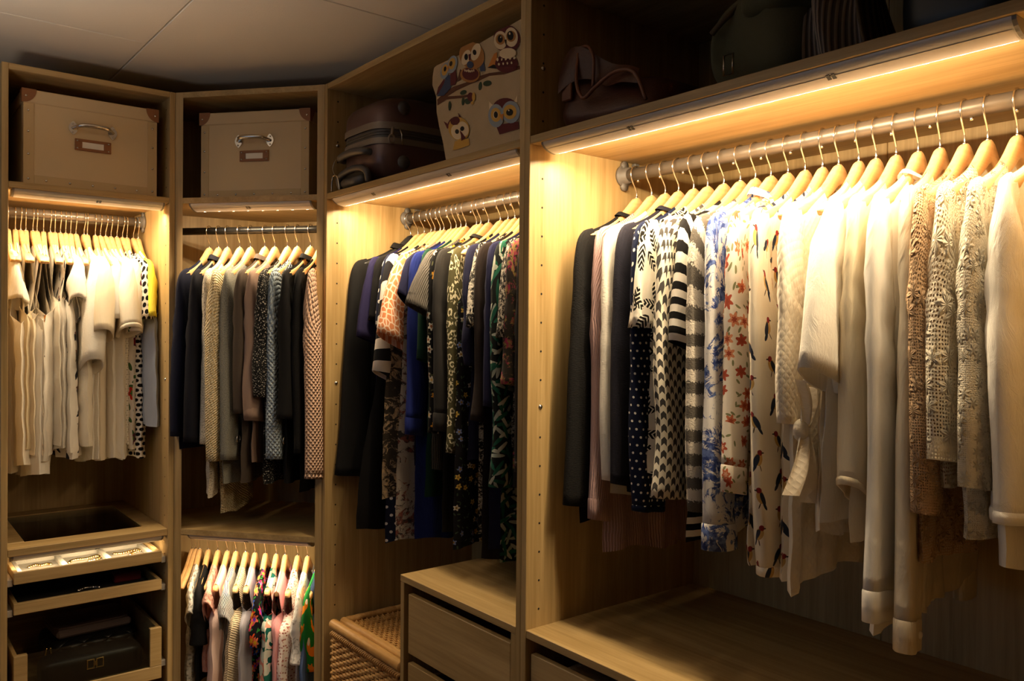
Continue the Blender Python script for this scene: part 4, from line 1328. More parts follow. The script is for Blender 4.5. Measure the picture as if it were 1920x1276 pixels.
# middle cabinet --------------------------------------------------
G3 = [
 (.446, -3, 'X', 'black blazer', ('blazer', 'long black tailored blazer on the black hanger by the oak panel', 'blazer', 'blazer_black', L(W=.205, sl='long', end=1.13, hem=1.12, sw=.115, sb=.024, collar='lapel', sd=(.045, 0), btn=0))),
 (.493, 7, '', 'dark purple blouse', ('blouse', 'dark purple blouse with short sleeves behind the black blazer', 'blouse', 'navy_purple', L(W=.2, sl='short', end=1.57, hem=1.0, flare=.045, tilt=.03))),
 (.532, 6, '', 'plain black dress', ('dress', 'plain black short-sleeved dress next to the polka dot dress', 'dress', 'black', L(W=.195, sl='short', end=1.62, hem=.98, flare=.02, Wh=.26))),
 (.573, 6, 'b', 'navy polka dot dress', ('dress', 'navy dress with large white polka dots on a hanger with bar', 'dress', 'polka', L(W=.19, sl='short', end=1.60, hem=.93, flare=.03, nw=.12))),
 (.595, 9, '', 'striped wide sleeve top', ('top', 'black top with wide white and black banded sleeve below the polka dots', 'top', 'pinstripe_white', L(W=.2, sl='short', end=1.47, hem=1.15, flare=.05, tilt=.05, sb=.022))),
 (.626, 9, '', 'brown mosaic dress', ('dress', 'long dark dress with brown mosaic print', 'dress', 'mosaic', L(W=.19, hem=1.09, less=True, ws=.14))),
 (.647, 12, 'b', 'giraffe print blouse', ('blouse', 'peach blouse with giraffe spot print and wide short sleeve', 'blouse', 'giraffe', L(W=.2, sl='short', end=1.585, hem=.985, flare=.075, tilt=.06, sb=.026))),
 (.686, 11, '', 'pale floral dress', ('dress', 'pale grey dress with small dark floral print beside the peach blouse', 'dress', 'greyfloral', L(W=.18, less=True, ws=.145, hem=.965))),
 (.715, 8, '', 'navy cap sleeve top', ('top', 'navy cap-sleeved top between peach blouse and royal blue shirt', 'top', 'navy', L(W=.19, sl='short', end=1.70, hem=1.2, flare=.04, sb=.018))),
 (.740, 9, '', 'royal blue shirt', ('shirt', 'royal blue long-sleeved shirt', 'shirt', 'royal', L(W=.195, sl='long', end=1.335, hem=.98, sw=.07, cuff='shirt'))),
 (.767, 12, '', 'dark green top', ('top', 'dark green top with short sleeve below the grey ribbed sweater', 'top', 'dkgreen', L(W=.19, sl='short', end=1.51, hem=1.1, flare=.02, tilt=.02))),
 (.822, 7, '', 'grey ribbed sweater', ('sweater', 'grey ribbed knit sweater with wide short sleeve', 'sweater', 'greyrib', L(W=.2, sl='short', end=1.665, hem=1.2, flare=.07, tilt=.05, sb=.026))),
 (.843, 9, '', 'black flower dress', ('dress', 'black dress with orange and cream flowers', 'dress', 'blackfloral', L(W=.195, sl='long', end=1.305, hem=1.29, sw=.075))),
 (.882, 8, 'b', 'black buttoned jacket', ('jacket', 'plain black jacket with one pale cuff button', 'jacket', 'charcoal', L(W=.2, sl='long', end=1.36, hem=1.02, sw=.095, sb=.022, collar='band', cuff='shirt', btn=1, cmat='charcoal'))),
 (.938, 9, 'b', 'olive leopard dress', ('dress', 'olive dress with cream leopard spots and bare hanger end', 'dress', 'oliveleopard', L(W=.19, sl='long', end=1.26, hem=1.25, sw=.075, nw=.10))),
 (.974, 9, '', 'dark garden dress', ('dress', 'black dress with small yellow and blue garden flowers', 'dress', 'darkgarden', L(W=.185, less=True, ws=.14, hem=1.0))),
 (1.005, 10, '', 'navy wool cardigan', ('cardigan', 'navy wool cardigan beside the olive leopard dress', 'cardigan', 'navy_wool', L(W=.195, sl='long', end=1.50, hem=1.25, sw=.075))),
 (1.038, 11, '', 'scribble print blouse', ('blouse', 'black blouse with fine white scribble print', 'blouse', 'bwprint', L(W=.195, sl='short', end=1.60, hem=1.05, flare=.03))),
 (1.065, 10, '', 'dark brown dress', ('dress', 'dark brown plain dress behind the smooth navy dress', 'dress', 'dkbrown', L(W=.195, sl='long', end=1.36, hem=1.0, sw=.06))),
 (1.110, 10, '', 'smooth navy dress', ('dress', 'smooth navy long-sleeved dress beside the green leaf dress', 'dress', 'navy', L(W=.2, sl='long', end=1.40, hem=1.02, sw=.07))),
 (1.140, 10, '', 'green leaf dress', ('dress', 'black dress with swirling green and white leaves', 'dress', 'swirl', L(W=.2, sl='long', end=1.20, hem=1.0, sw=.105, sb=.022))),
 (1.185, 10, '', 'flecked tweed top', ('top', 'black and white flecked tweed top with short sleeve', 'top', 'zigtweed', L(W=.2, sl='short', end=1.575, hem=1.3, flare=.03, sb=.024))),
 (1.212, 8, '', 'geometric print blouse', ('blouse', 'brown blouse with faint geometric lines below the tweed sleeve', 'blouse', 'geomulti', L(W=.205, sl='long', end=1.46, hem=1.2, sw=.09, sb=.022))),
 (1.245, 8, '', 'red flower jacket', ('jacket', 'black jacket with a touch of red flowers beside the cabinet divider', 'jacket', 'redfloral', L(W=.2, sl='long', end=1.25, hem=1.2, sw=.09, sb=.022))),
 (1.285, 8, '', 'long brown patterned dress', ('dress', 'long dark brown dress with tiny woven pattern reaching low by the divider', 'dress', 'longtweed', L(W=.21, sl='long', end=1.10, hem=1.03, sw=.11, sb=.024))),
 (1.325, 7, '', 'teal dress', ('dress', 'teal dress with only its low hem showing above the drawer chest', 'dress', 'teal', L(W=.2, less=True, ws=.14, hem=.955, Wh=.24))),
]
rail((.63, 0), (0, -1), 0.0, 1.965, G3, 'clothes on the rail of the middle wardrobe', 'hangers on the rail of the middle wardrobe')

# corner cabinet, upper rail ----------------------------------------
SC_ = [-0.234, -0.199, -0.165, -0.118, -0.078, -0.024, 0.013, 0.06, 0.096, 0.144, 0.181, 0.219]
AC = [4, 8, 9, 5.0, 4.4, 3.4, 3.3, 1.9, 0.8, -0.1, 0.8, 3]
GC = [
 ('navy jacket', ('jacket', 'navy jacket at the left end of the corner rail', 'jacket', 'navy_jkt', L(W=.19, sl='long', end=1.24, hem=1.2, sw=.095, sb=.022, sd=(.01, .012)))),
 ('ink black blazer', ('blazer', 'ink black blazer with collar beside speckled cream jacket', 'blazer', 'ink_jkt', L(W=.195, sl='long', end=1.225, hem=1.21, sw=.10, sb=.024, collar='lapel', sd=(.02, .012)))),
 ('speckled cream jacket', ('jacket', 'speckled cream tweed jacket between ink blazer and golden cable jacket', 'jacket', 'speckle', L(W=.19, sl='long', end=1.22, hem=1.05, sw=.06, sb=.02))),
 ('golden cable jacket', ('jacket', 'golden cream tweed jacket with slanting cable texture', 'jacket', 'goldtweed', L(W=.2, sl='long', end=1.165, hem=.985, sw=.095, sb=.026, Wh=.12, Wm=.16))),
 ('grey wool jacket', ('jacket', 'grey wool jacket with a small metal ring near the cuff', 'jacket', 'greywool', L(W=.19, sl='long', end=1.17, hem=1.08, sw=.09, sb=.024, badge=(-.17, 1.235)))),
 ('dark taupe jacket', ('jacket', 'dark taupe jacket with puffed shoulder', 'jacket', 'taupe', L(W=.195, sl='long', end=1.32, hem=1.09, sw=.085, sb=.026, collar='shirt'))),
 ('mauve brown jacket', ('jacket', 'mauve brown cotton jacket with turned-up cuff', 'jacket', 'mauve_cot', L(W=.195, sl='long', end=1.30, hem=1.15, sw=.085, sb=.026, cuff='turn'))),
 ('black and white tweed jacket', ('jacket', 'black and white flecked tweed jacket with three-quarter sleeve', 'jacket', 'bwtweed', L(W=.2, sl='long', end=1.375, hem=1.1, sw=.085, sb=.026))),
 ('pale blue quilted jacket', ('jacket', 'pale blue quilted jacket with a metal ring near the hem', 'jacket', 'bluequilt', L(W=.19, sl='long', end=1.178, hem=1.17, sw=.09, sb=.024, badge=(-.17, 1.235)))),
 ('black blazer in the corner', ('blazer', 'black blazer between pale blue quilted jacket and plain black cardigan', 'blazer', 'black', L(W=.2, sl='long', end=1.31, hem=1.1, sw=.10, sb=.026, collar='lapel'))),
 ('black corner cardigan', ('cardigan', 'plain black wool cardigan beside the blush knit jacket', 'cardigan', 'black_knit', L(W=.19, sl='long', end=1.2, hem=1.08, sw=.08, sb=.022))),
 ('blush knit jacket', ('jacket', 'blush pink honeycomb knit jacket at the right end of the corner rail', 'jacket', 'blush_knit', L(W=.2, sl='long', end=1.13, hem=1.12, sw=.085, sb=.024, cuff='band'))),
]
cb = MIDC + DN * .156
rzc = math.atan2(DN.y, DN.x)
rail((cb.x, cb.y), DD, rzc, 1.928, [(s, a, '', g[0], g[1]) for s, a, g in zip(SC_, AC, GC)], 'jackets on the upper corner rail', 'hangers on the upper corner rail')
# corner cabinet, lower rail
cl = MIDC + DN * .200
SL = [-0.322, -0.309, -0.294, -0.26, -0.222, -0.185, -0.152, -0.114, -0.079, -0.039, 0.002, 0.036, 0.082, 0.119, 0.164]
AL = [14, 13, 19, 18, 15.5, 13.7, 14.5, 14.5, 16, 16, 14.6, 15.4, 12, 12.6, 10]
GL = [
 None, None,
 ('white eyelet blouse', ('blouse', 'small white eyelet blouse at the left of the lower rail', 'blouse', 'white_eyelet', L(W=.155, sl='short', end=0.645, hem=.36, flare=.03, tilt=.02))),
 ('small black fleece', ('cardigan', 'small black fleece cardigan beside the pink eyelet dress', 'cardigan', 'black_fleece', L(W=.155, sl='long', end=0.530, hem=.38, sw=.085, sb=.028))),
 ('pink eyelet dress', ('dress', 'small salmon pink dress with lacy edges', 'dress', 'pink_eyelet', L(W=.15, sl='short', end=0.685, hem=.43, flare=.035, tilt=.02))),
 ('pale pink dress', ('dress', 'small pale pink sleeveless dress beside the salmon pink dress', 'dress', 'pale_pink', L(W=.15, less=True, ws=.125, hem=.36, za=-.185, Wm=.165, Wh=.185, D=.026))),
 ('striped seersucker dress', ('dress', 'small dress of fine dark blue and white stripes', 'dress', 'seersucker', L(W=.155, sl='short', end=0.640, hem=.36, flare=.03, sb=.022))),
 ('beige bib dress', ('dress', 'small beige sleeveless dress with textured skirt', 'dress', 'beige_bib', L(W=.15, less=True, ws=.12, hem=.36, za=-.185, Wm=.165, Wh=.185, D=.026))),
 ('lavender grey dress', ('dress', 'small lavender grey sleeveless dress with darker skirt', 'dress', 'lavender', L(W=.15, less=True, ws=.12, hem=.36, za=-.185, Wm=.165, Wh=.185, D=.024))),
 ('bright flower dress', ('dress', 'small black dress covered in bright pink, orange and blue flowers', 'dress', 'partyfloral', L(W=.155, sl='long', end=0.540, hem=.36, sw=.075, sb=.024))),
 ('tropical leaf dress', ('dress', 'small green sleeveless dress with tropical leaves and coral flowers', 'dress', 'tropic', L(W=.15, less=True, ws=.12, hem=.38, za=-.185, Wm=.165, Wh=.185, D=.026))),
 ('rose pink dress', ('dress', 'small rose pink dress beside the tropical leaf dress', 'dress', 'rose', L(W=.155, less=True, ws=.14, hem=.36, za=-.185, Wm=.165, Wh=.185, D=.024))),
 ('tiny flower dress', ('dress', 'small white dress sprinkled with tiny rust flowers', 'dress', 'ditsy', L(W=.15, less=True, ws=.12, hem=.36, za=-.185, Wm=.165, Wh=.185, D=.024))),
 ('white grey flower blouse', ('blouse', 'small white long-sleeved blouse with faint grey flowers', 'blouse', 'ghostflower', L(W=.155, sl='long', end=0.500, hem=.40, sw=.085, sb=.026))),
 ('denim dress', ('dress', 'small blue denim dress beside the green fox sweater', 'dress', 'denim', L(W=.15, less=True, ws=.12, hem=.40, za=-.185, Wm=.165, Wh=.185, D=.022))),
]
bare = ['without clothes at the far left of the lower rail', 'without clothes second on the lower rail']
rows = []
for i, (s, a, g) in enumerate(zip(SL, AL, GL)):
    rows.append((s, a, '', g[0] if g else bare[i], g[1] if g else None))
rows.append((.168, 5, '', 'green fox sweater', ('sweater', 'small green sweater printed with orange foxes', 'sweater', 'fox', L(W=.155, sl='long', end=.478, hem=.40, sw=.085, sb=.028))))
rail((cl.x, cl.y), DD, rzc, .865, rows, 'small clothes on the lower corner rail', 'hangers on the lower corner rail', 'k')

# left cabinet ----------------------------------------------------
S1 = [-0.191, -0.17, -0.155, -0.14, -0.12, -0.108, -0.089, -0.069, -0.055, -0.039, -0.023, -0.008, 0.008, 0.033, 0.043, 0.068, 0.084, 0.101, 0.118, 0.137, 0.155, 0.17, 0.191, 0.207]
G1 = [
 ('ivory ruched blouse', ('blouse', 'ivory ruched blouse at the far left of the leftmost rail', 'blouse', 'ivory', L(W=.17, sl='ruffle', end=1.68, hem=1.14, flare=.01, sb=.03, amp=.004, D=.025))),
 ('ivory frilled top', ('top', 'ivory top with frilled armhole beside the ruched blouse', 'top', 'ivory', L(less=True, ws=.14, za=-.33, hem=1.17, D=.028, amp=.004, sway=(0, -.02)))),
 ('ecru sleeveless top', ('top', 'ecru sleeveless top third from the left', 'top', 'ecru', L(less=True, ws=.13, za=-.3, hem=1.2, D=.024, amp=.004))),
 ('olive cream camisole', ('camisole', 'olive cream camisole with narrow straps', 'top', 'olive_cream', L(less=True, ws=.10, za=-.3, hem=1.22, D=.024, amp=.004))),
 ('pearl grey camisole', ('camisole', 'pearl grey camisole beside the olive cream one', 'top', 'pearl_grey', L(less=True, ws=.11, za=-.3, hem=1.18, D=.022, amp=.004))),
 ('white flared tank top', ('top', 'white tank top with deep armhole and flared hem', 'top', 'white', L(less=True, ws=.14, za=-.32, hem=1.12, D=.036, amp=.004, sway=(0, .02)))),
 ('white butterfly top', ('top', 'white sleeveless top with sparse orange butterflies', 'top', 'butterfly', L(less=True, ws=.15, za=-.30, hem=1.18, D=.030, amp=.004, sway=(0, .012)))),
 ('pale grey top', ('top', 'pale grey sleeveless top between butterflies and dark birds', 'top', 'pearl_grey', L(less=True, ws=.12, za=-.26, hem=1.2, D=.022, amp=.004))),
 ('white sheer top', ('top', 'sheer white sleeveless top left of the dark bird top', 'top', 'white_sheer', L(less=True, ws=.12, za=-.26, hem=1.21, D=.022, amp=.004))),
 ('dark bird top', ('top', 'white cap-sleeved top printed with many dark birds', 'top', 'darkbird', L(less=True, ws=.165, W=.18, za=-.32, hem=1.175, D=.032, amp=.004))),
 ('white strappy top', ('top', 'white strappy top right of the dark bird top', 'top', 'white', L(less=True, ws=.12, za=-.27, hem=1.2, D=.02, amp=.004))),
 ('white cap sleeve top', ('top', 'white cap-sleeved top beside the ribbed white tunic', 'top', 'white', L(W=.185, sl='short', end=1.69, hem=1.18, flare=.03, D=.026, sb=.026, amp=.004))),
 ('ivory plain top', ('top', 'plain ivory sleeveless top behind the ribbed white tunic', 'top', 'ivory', L(less=True, ws=.13, za=-.25, hem=1.2, D=.022, amp=.004))),
 ('ribbed white tunic', ('tunic', 'ribbed white tunic with wide straight sleeve', 'top', 'white_rib', L(W=.19, sl='short', end=1.49, hem=1.15, flare=.05, D=.028, sb=.036, amp=.004, tilt=.06, sd=(.0, .03)))),
 ('white tee', ('t_shirt', 'plain white tee between ribbed tunic and loose cream tee', 't-shirt', 'white', L(W=.185, sl='short', end=1.66, hem=1.15, flare=.03, D=.024, sb=.024, amp=.004))),
 ('loose cream tee', ('t_shirt', 'cream tee with loose open short sleeve', 't-shirt', 'ecru', L(W=.19, sl='short', end=1.585, hem=1.15, flare=.06, D=.028, sb=.036, amp=.004, tilt=.05, sd=(0, .01)))),
 ('white plain tee', ('t_shirt', 'soft white tee behind the ivory gathered sleeve', 't-shirt', 'white', L(W=.185, sl='short', end=1.62, hem=1.17, flare=.03, D=.022, sb=.022, amp=.004))),
 ('ivory gathered sleeve tee', ('blouse', 'ivory blouse with short gathered sleeve', 'blouse', 'ivory', L(W=.195, sl='short', end=1.60, hem=1.16, flare=.05, D=.028, sb=.034, amp=.004, cuff='band', tilt=.04))),
 ('white long top', ('top', 'long white top left of the tiny dotted one', 'top', 'white_sheer', L(W=.19, sl='short', end=1.64, hem=1.16, flare=.03, D=.024, sb=.022, amp=.004))),
 ('tiny dotted top', ('top', 'cream top with tiny grey dots beside the polka dot dress', 'top', 'minidots', L(W=.18, sl='short', end=1.66, hem=1.2, flare=.02, D=.02, sb=.02, amp=.004))),
 ('black and white polka dress', ('dress', 'white dress with black polka dots, longest of the leftmost rail', 'dress', 'bwpolka', L(W=.19, sl='short', end=1.62, hem=1.145, flare=.03, D=.028, sb=.026, amp=.004))),
 ('poppy print top', ('top', 'cream top with scattered red flowers', 'top', 'poppy', L(W=.19, sl='short', end=1.58, hem=1.19, flare=.04, D=.024, sb=.026, amp=.004))),
 ('pale blue shirt', ('shirt', 'pale blue shirt between red flowers and yellow top', 'shirt', 'skyblue', L(less=True, ws=.15, za=-.30, hem=1.27, D=.028, amp=.004, sway=(0, -.005)))),
 ('yellow top', ('top', 'bright yellow knit top at the right end of the leftmost rail', 'top', 'yellow', L(W=.19, sl='short', end=1.63, hem=1.315, flare=.035, D=.020, sb=.02, amp=.003))),
]
rail((-.245, .30), (1, 0), PI / 2, 1.965, [(s, random.uniform(-7, 7), '', g[0], g[1]) for s, g in zip(S1, G1)], 'tops on the leftmost rail', 'hangers on the leftmost rail')
#@@PART3@@
# ------------------------------------------------------------------ things on the top shelves
def rounded(c, abc, ev, ep, nu=40, nv=20, fn=None):
    """Superellipsoid: ev squares the profile, ep squares the plan."""
    mb = MB(); pw = lambda t, e: math.copysign(abs(t) ** e, t)
    def f(i, j):
        a, b = i * 2 * PI, (j - .5) * PI
        x = abc[0] * pw(math.cos(b), ev) * pw(math.cos(a), ep); y = abc[1] * pw(math.cos(b), ev) * pw(math.sin(a), ep); z = abc[2] * pw(math.sin(b), ev)
        if fn: x, y, z = fn(x, y, z)
        return (c[0] + x, c[1] + y, c[2] + z)
    mb.grid(f, nu, nv, 0, lambda i, j: (i * (abc[0] + abc[1]) * 3, j * abc[2] * 3), wrap=True)
    return mb


def storage_box(loc, rz, w, d, h, label):
    t = thing('storage_box', label, 'box', loc, rz, 'storage boxes on the top shelves')
    lh = .040; hw = w / 2
    obj('body', MB().box(-hw + .004, hw - .004, .004, d - .004, .0005, h - .008, .002), M['boxc'], t, False)
    obj('lid', MB().box(-hw, hw, 0, d, h - lh, h, .0025), M['boxc'], t, False)
    for s in (-1, 1):
        obj('edge_strip', MB().box(s * (hw - .0035), s * (hw - .032), .0018, .0045, .002, h - lh - .001, .0008), M['boxc2'], t, False)
        # leather corner of the lid, wrapped round the front
        cp = MB()
        pl = [(s * (hw + .0012), h - lh)] + [(s * (hw - .036 * (1 - (k / 6) ** 1.8)), h - lh + lh * (k / 6) ** .8) if False else (s * (hw - .004 - .034 * math.sin(k / 6 * PI / 2)), h - lh + (lh + .001) * (1 - math.cos(k / 6 * PI / 2))) for k in range(7)] + [(s * (hw + .0012), h + .001)]
        cp.prism([(x, -.0016, z) for x, z in pl], (0, .0022, 0))
        cp.prism([(s * (hw + .0014), y, z) for y, z in [(-.0014, h - lh), (.012, h - lh), (.036, h), (-.0014, h + .0005)]], (-s * .001, 0, 0))
        cp.prism([(s * (hw + .0012), -.0014, h + .0012), (s * (hw - .036), -.0014, h + .0012), (s * (hw + .0012), .036, h + .0012)], (0, 0, -.001))
        co = obj('lid_corner', cp, M['leather_tan'], t, False)
        obj('rivet', MB().dome((s * (hw - .010), -.0016, h - lh * .52), (0, -1, 0), .0038, .0022, 10), M['nickel'], co, False)
    obj('edge_strip', MB().box(-hw + .0325, hw - .0325, .0018, .0045, .002, .030, .0008), M['boxc2'], t, False)
    rv = MB()
    for s in (-1, 1):
        for z in (.018, .092, .160, .222): 
            if z < h - lh: rv.dome((s * (hw - .017), .0018, z * h / .285), (0, -1, 0), .0038, .0022, 10)
    for k in range(5): rv.dome((-hw + w * (k + 1) / 6, .0018, .016), (0, -1, 0), .0038, .0022, 10)
    obj('rivets', rv, M['nickel'], t, False, kind='stuff')
    # metal bow handle on two plates
    hz_ = h * .66
    hd = MB()
    hd.tube(smooth_path([(-.058, -.002, hz_), (-.048, -.012, hz_ + .003), (-.034, -.026, hz_ + .006), (0, -.030, hz_ + .007), (.034, -.026, hz_ + .006), (.048, -.012, hz_ + .003), (.058, -.002, hz_)], 5),
            [.0042 + .0028 * math.sin(k / 30 * PI) for k in range(31)], 12)
    ho = obj('handle', hd, M['nickel'], t, False)
    for s in (-1, 1):
        pl = [(s * .056 + .010 * (1 + .35 * math.cos(2 * a)) * math.cos(a), -.0001, hz_ + .021 * math.sin(a)) for a in [2 * PI * k / 16 for k in range(16)]]
        ph = MB().prism(pl, (0, .0035, 0))
        for q in (-1, 1): ph.dome((s * .058, -.0004, hz_ + q * .013), (0, -1, 0), .003, .002, 8)
        obj('handle_plate', ph, M['nickel'], ho, False)
    # label holder
    z0 = h * .49
    lb = MB()
    lb.box(-.052, .052, -.0006, .003, z0 - .018, z0 - .0095, .0008); lb.box(-.052, .052, -.0006, .003, z0 + .0095, z0 + .018, .0008)
    lb.box(-.052, -.031, -.0006, .003, z0 - .0094, z0 + .0094, .0008); lb.box(.031, .052, -.0006, .003, z0 - .0094, z0 + .0094, .0008)
    lo = obj('label_holder', lb, M['leather_tan'], t, False)
    obj('label_card', MB().box(-.0308, .0308, .0008, .003, z0 - .0093, z0 + .0093, .0003), M['paper'], lo, False)
    lr = MB()
    for sx in (-1, 1):
        for sz in (-1, 1): lr.dome((sx * .0445, -.0006, z0 + sz * .0115), (0, -1, 0), .0028, .0018, 8)
    obj('rivets', lr, M['nickel'], lo, False, kind='stuff')
    return t


storage_box((-.2395, .030, ZS), 0.0, .388, .46, .286, 'cream lidded storage box with metal handle on top of the narrow left wardrobe')
b2 = MIDC + DN * .050 + DD * -.008
storage_box((b2.x, b2.y, ZS), math.atan2(DD.y, DD.x), .395, .30, .288, 'cream lidded storage box with metal handle on top of the corner wardrobe')

# suitcase lying flat, its handle end to the front
sc = thing('suitcase', 'dark plum hard-shell suitcase with grey zip bands lying beside the owl bag', 'suitcase', (.60, -.575, ZS))
SX, SY, ZM, SHH = .235, .139, ZS + .150, .145


def shell(z0, z1, grow, dome, name, mat, nv=10):
    mb = MB(); pw = lambda t, e: math.copysign(abs(t) ** e, t)
    def f(i, j):
        a = i * 2 * PI
        g = grow
        k = 1.0
        if dome: k = (1 - (j ** 3.2)) ** .42 if j < 1 else 0.0
        zz = z0 + (z1 - z0) * (j ** .8 if dome else j)
        k = max(k, .0001)
        return (.60 + SX * g * k * pw(math.cos(a), .42), -.575 + SY * g * k * pw(math.sin(a), .42), zz)
    mb.grid(f, 64, nv, 0, wrap=True)
    return obj(name, mb, mat, sc)


up_ = shell(ZM + .030, ZM + SHH - .012, 1.0, True, 'upper_shell', M['suit'], 16)
lo_ = shell(ZM - .030, ZM - SHH - .004, 1.0, True, 'lower_shell', M['suit'], 16)
shell(ZM + .012, ZM + .032, 1.018, False, 'zip_band', M['suitband'], 3)
shell(ZM - .032, ZM - .014, 1.018, False, 'zip_band', M['suitband'], 3)
zp = shell(ZM - .0145, ZM + .0125, .995, False, 'zip_tape', M['suitgrey'], 4)
for dz in (-.004, .004):
    mb = MB(); pw = lambda t, e: math.copysign(abs(t) ** e, t)
    mb.tube([(.60 + SX * 1.0 * pw(math.cos(a), .42), -.575 + SY * 1.0 * pw(math.sin(a), .42), ZM + dz) for a in [2 * PI * (k + .5) / 64 for k in range(64)]], .002, 6, closed=True)
    obj('zip_teeth', mb, M['suitgrey'], zp)
for (px, py, z) in ((.44, -.716, ZM + .075), (.44, -.716, ZM - .085), (.66, -.716, ZM + .075), (.66, -.716, ZM - .085)):
    obj('bumper_foot', MB().dome((px, py, z), (0, -1, 0), .021, .011, 16), M['suitgrey'], sc)
hd = MB()
hd.tube(smooth_path([(.372, -.475, ZM - .052), (.352, -.485, ZM - .050), (.346, -.53, ZM - .046), (.346, -.59, ZM - .046), (.352, -.635, ZM - .050), (.372, -.645, ZM - .052)], 5), .0115, 10)
obj('carry_handle', hd, M['suitgrey'], sc)
tg = MB()
tg.tube(smooth_path([(.362, -.47, ZM - .138), (.355, -.47, ZM - .110), (.358, -.52, ZM - .092), (.358, -.59, ZM - .092), (.355, -.645, ZM - .110), (.362, -.645, ZM - .138)], 5), .010, 10)
th = obj('trolley_handle', tg, M['suitgrey'], sc)
obj('trolley_grip', MB().tube([(.362, -.495, ZM - .128), (.362, -.62, ZM - .128)], .014, 12), M['suitgrey'], th)
obj('trolley_recess', MB().box(.3655, .372, -.48, -.635, ZM - .140, ZM - .100, .002), M['black'], sc)
pz = MB()
pz.tube([(.402, -.716, ZM + .012), (.396, -.722, ZM - .012)], .0045, 8)
pz.tube([(.394 + .009 * math.cos(a), -.724, ZM - .024 + .011 * math.sin(a)) for a in [2 * PI * k / 14 for k in range(14)]], .0036, 6, closed=True)
obj('zip_puller', pz, M['suitband'], sc)
pz = MB()
pz.tube([(.424, -.718, ZM + .012), (.428, -.724, ZM - .006), (.430, -.724, ZM - .036)], .0024, 8)
obj('zip_puller', pz, M['nickel'], sc)
lt = MB()
lt.tube(smooth_path([(.345, -.44, ZS + .003), (.342, -.447, ZS + .03), (.344, -.452, ZS + .050), (.346, -.475, ZS + .046), (.347, -.485, ZS + .02), (.348, -.487, ZS + .003)], 5), .0022, 8)
lt.tube(smooth_path([(.346, -.462, ZS + .049), (.348, -.440, ZS + .075), (.352, -.448, ZS + .100), (.350, -.48, ZS + .104)], 5), .0008, 6)
obj('luggage_tag', lt, M['nickel'], sc)

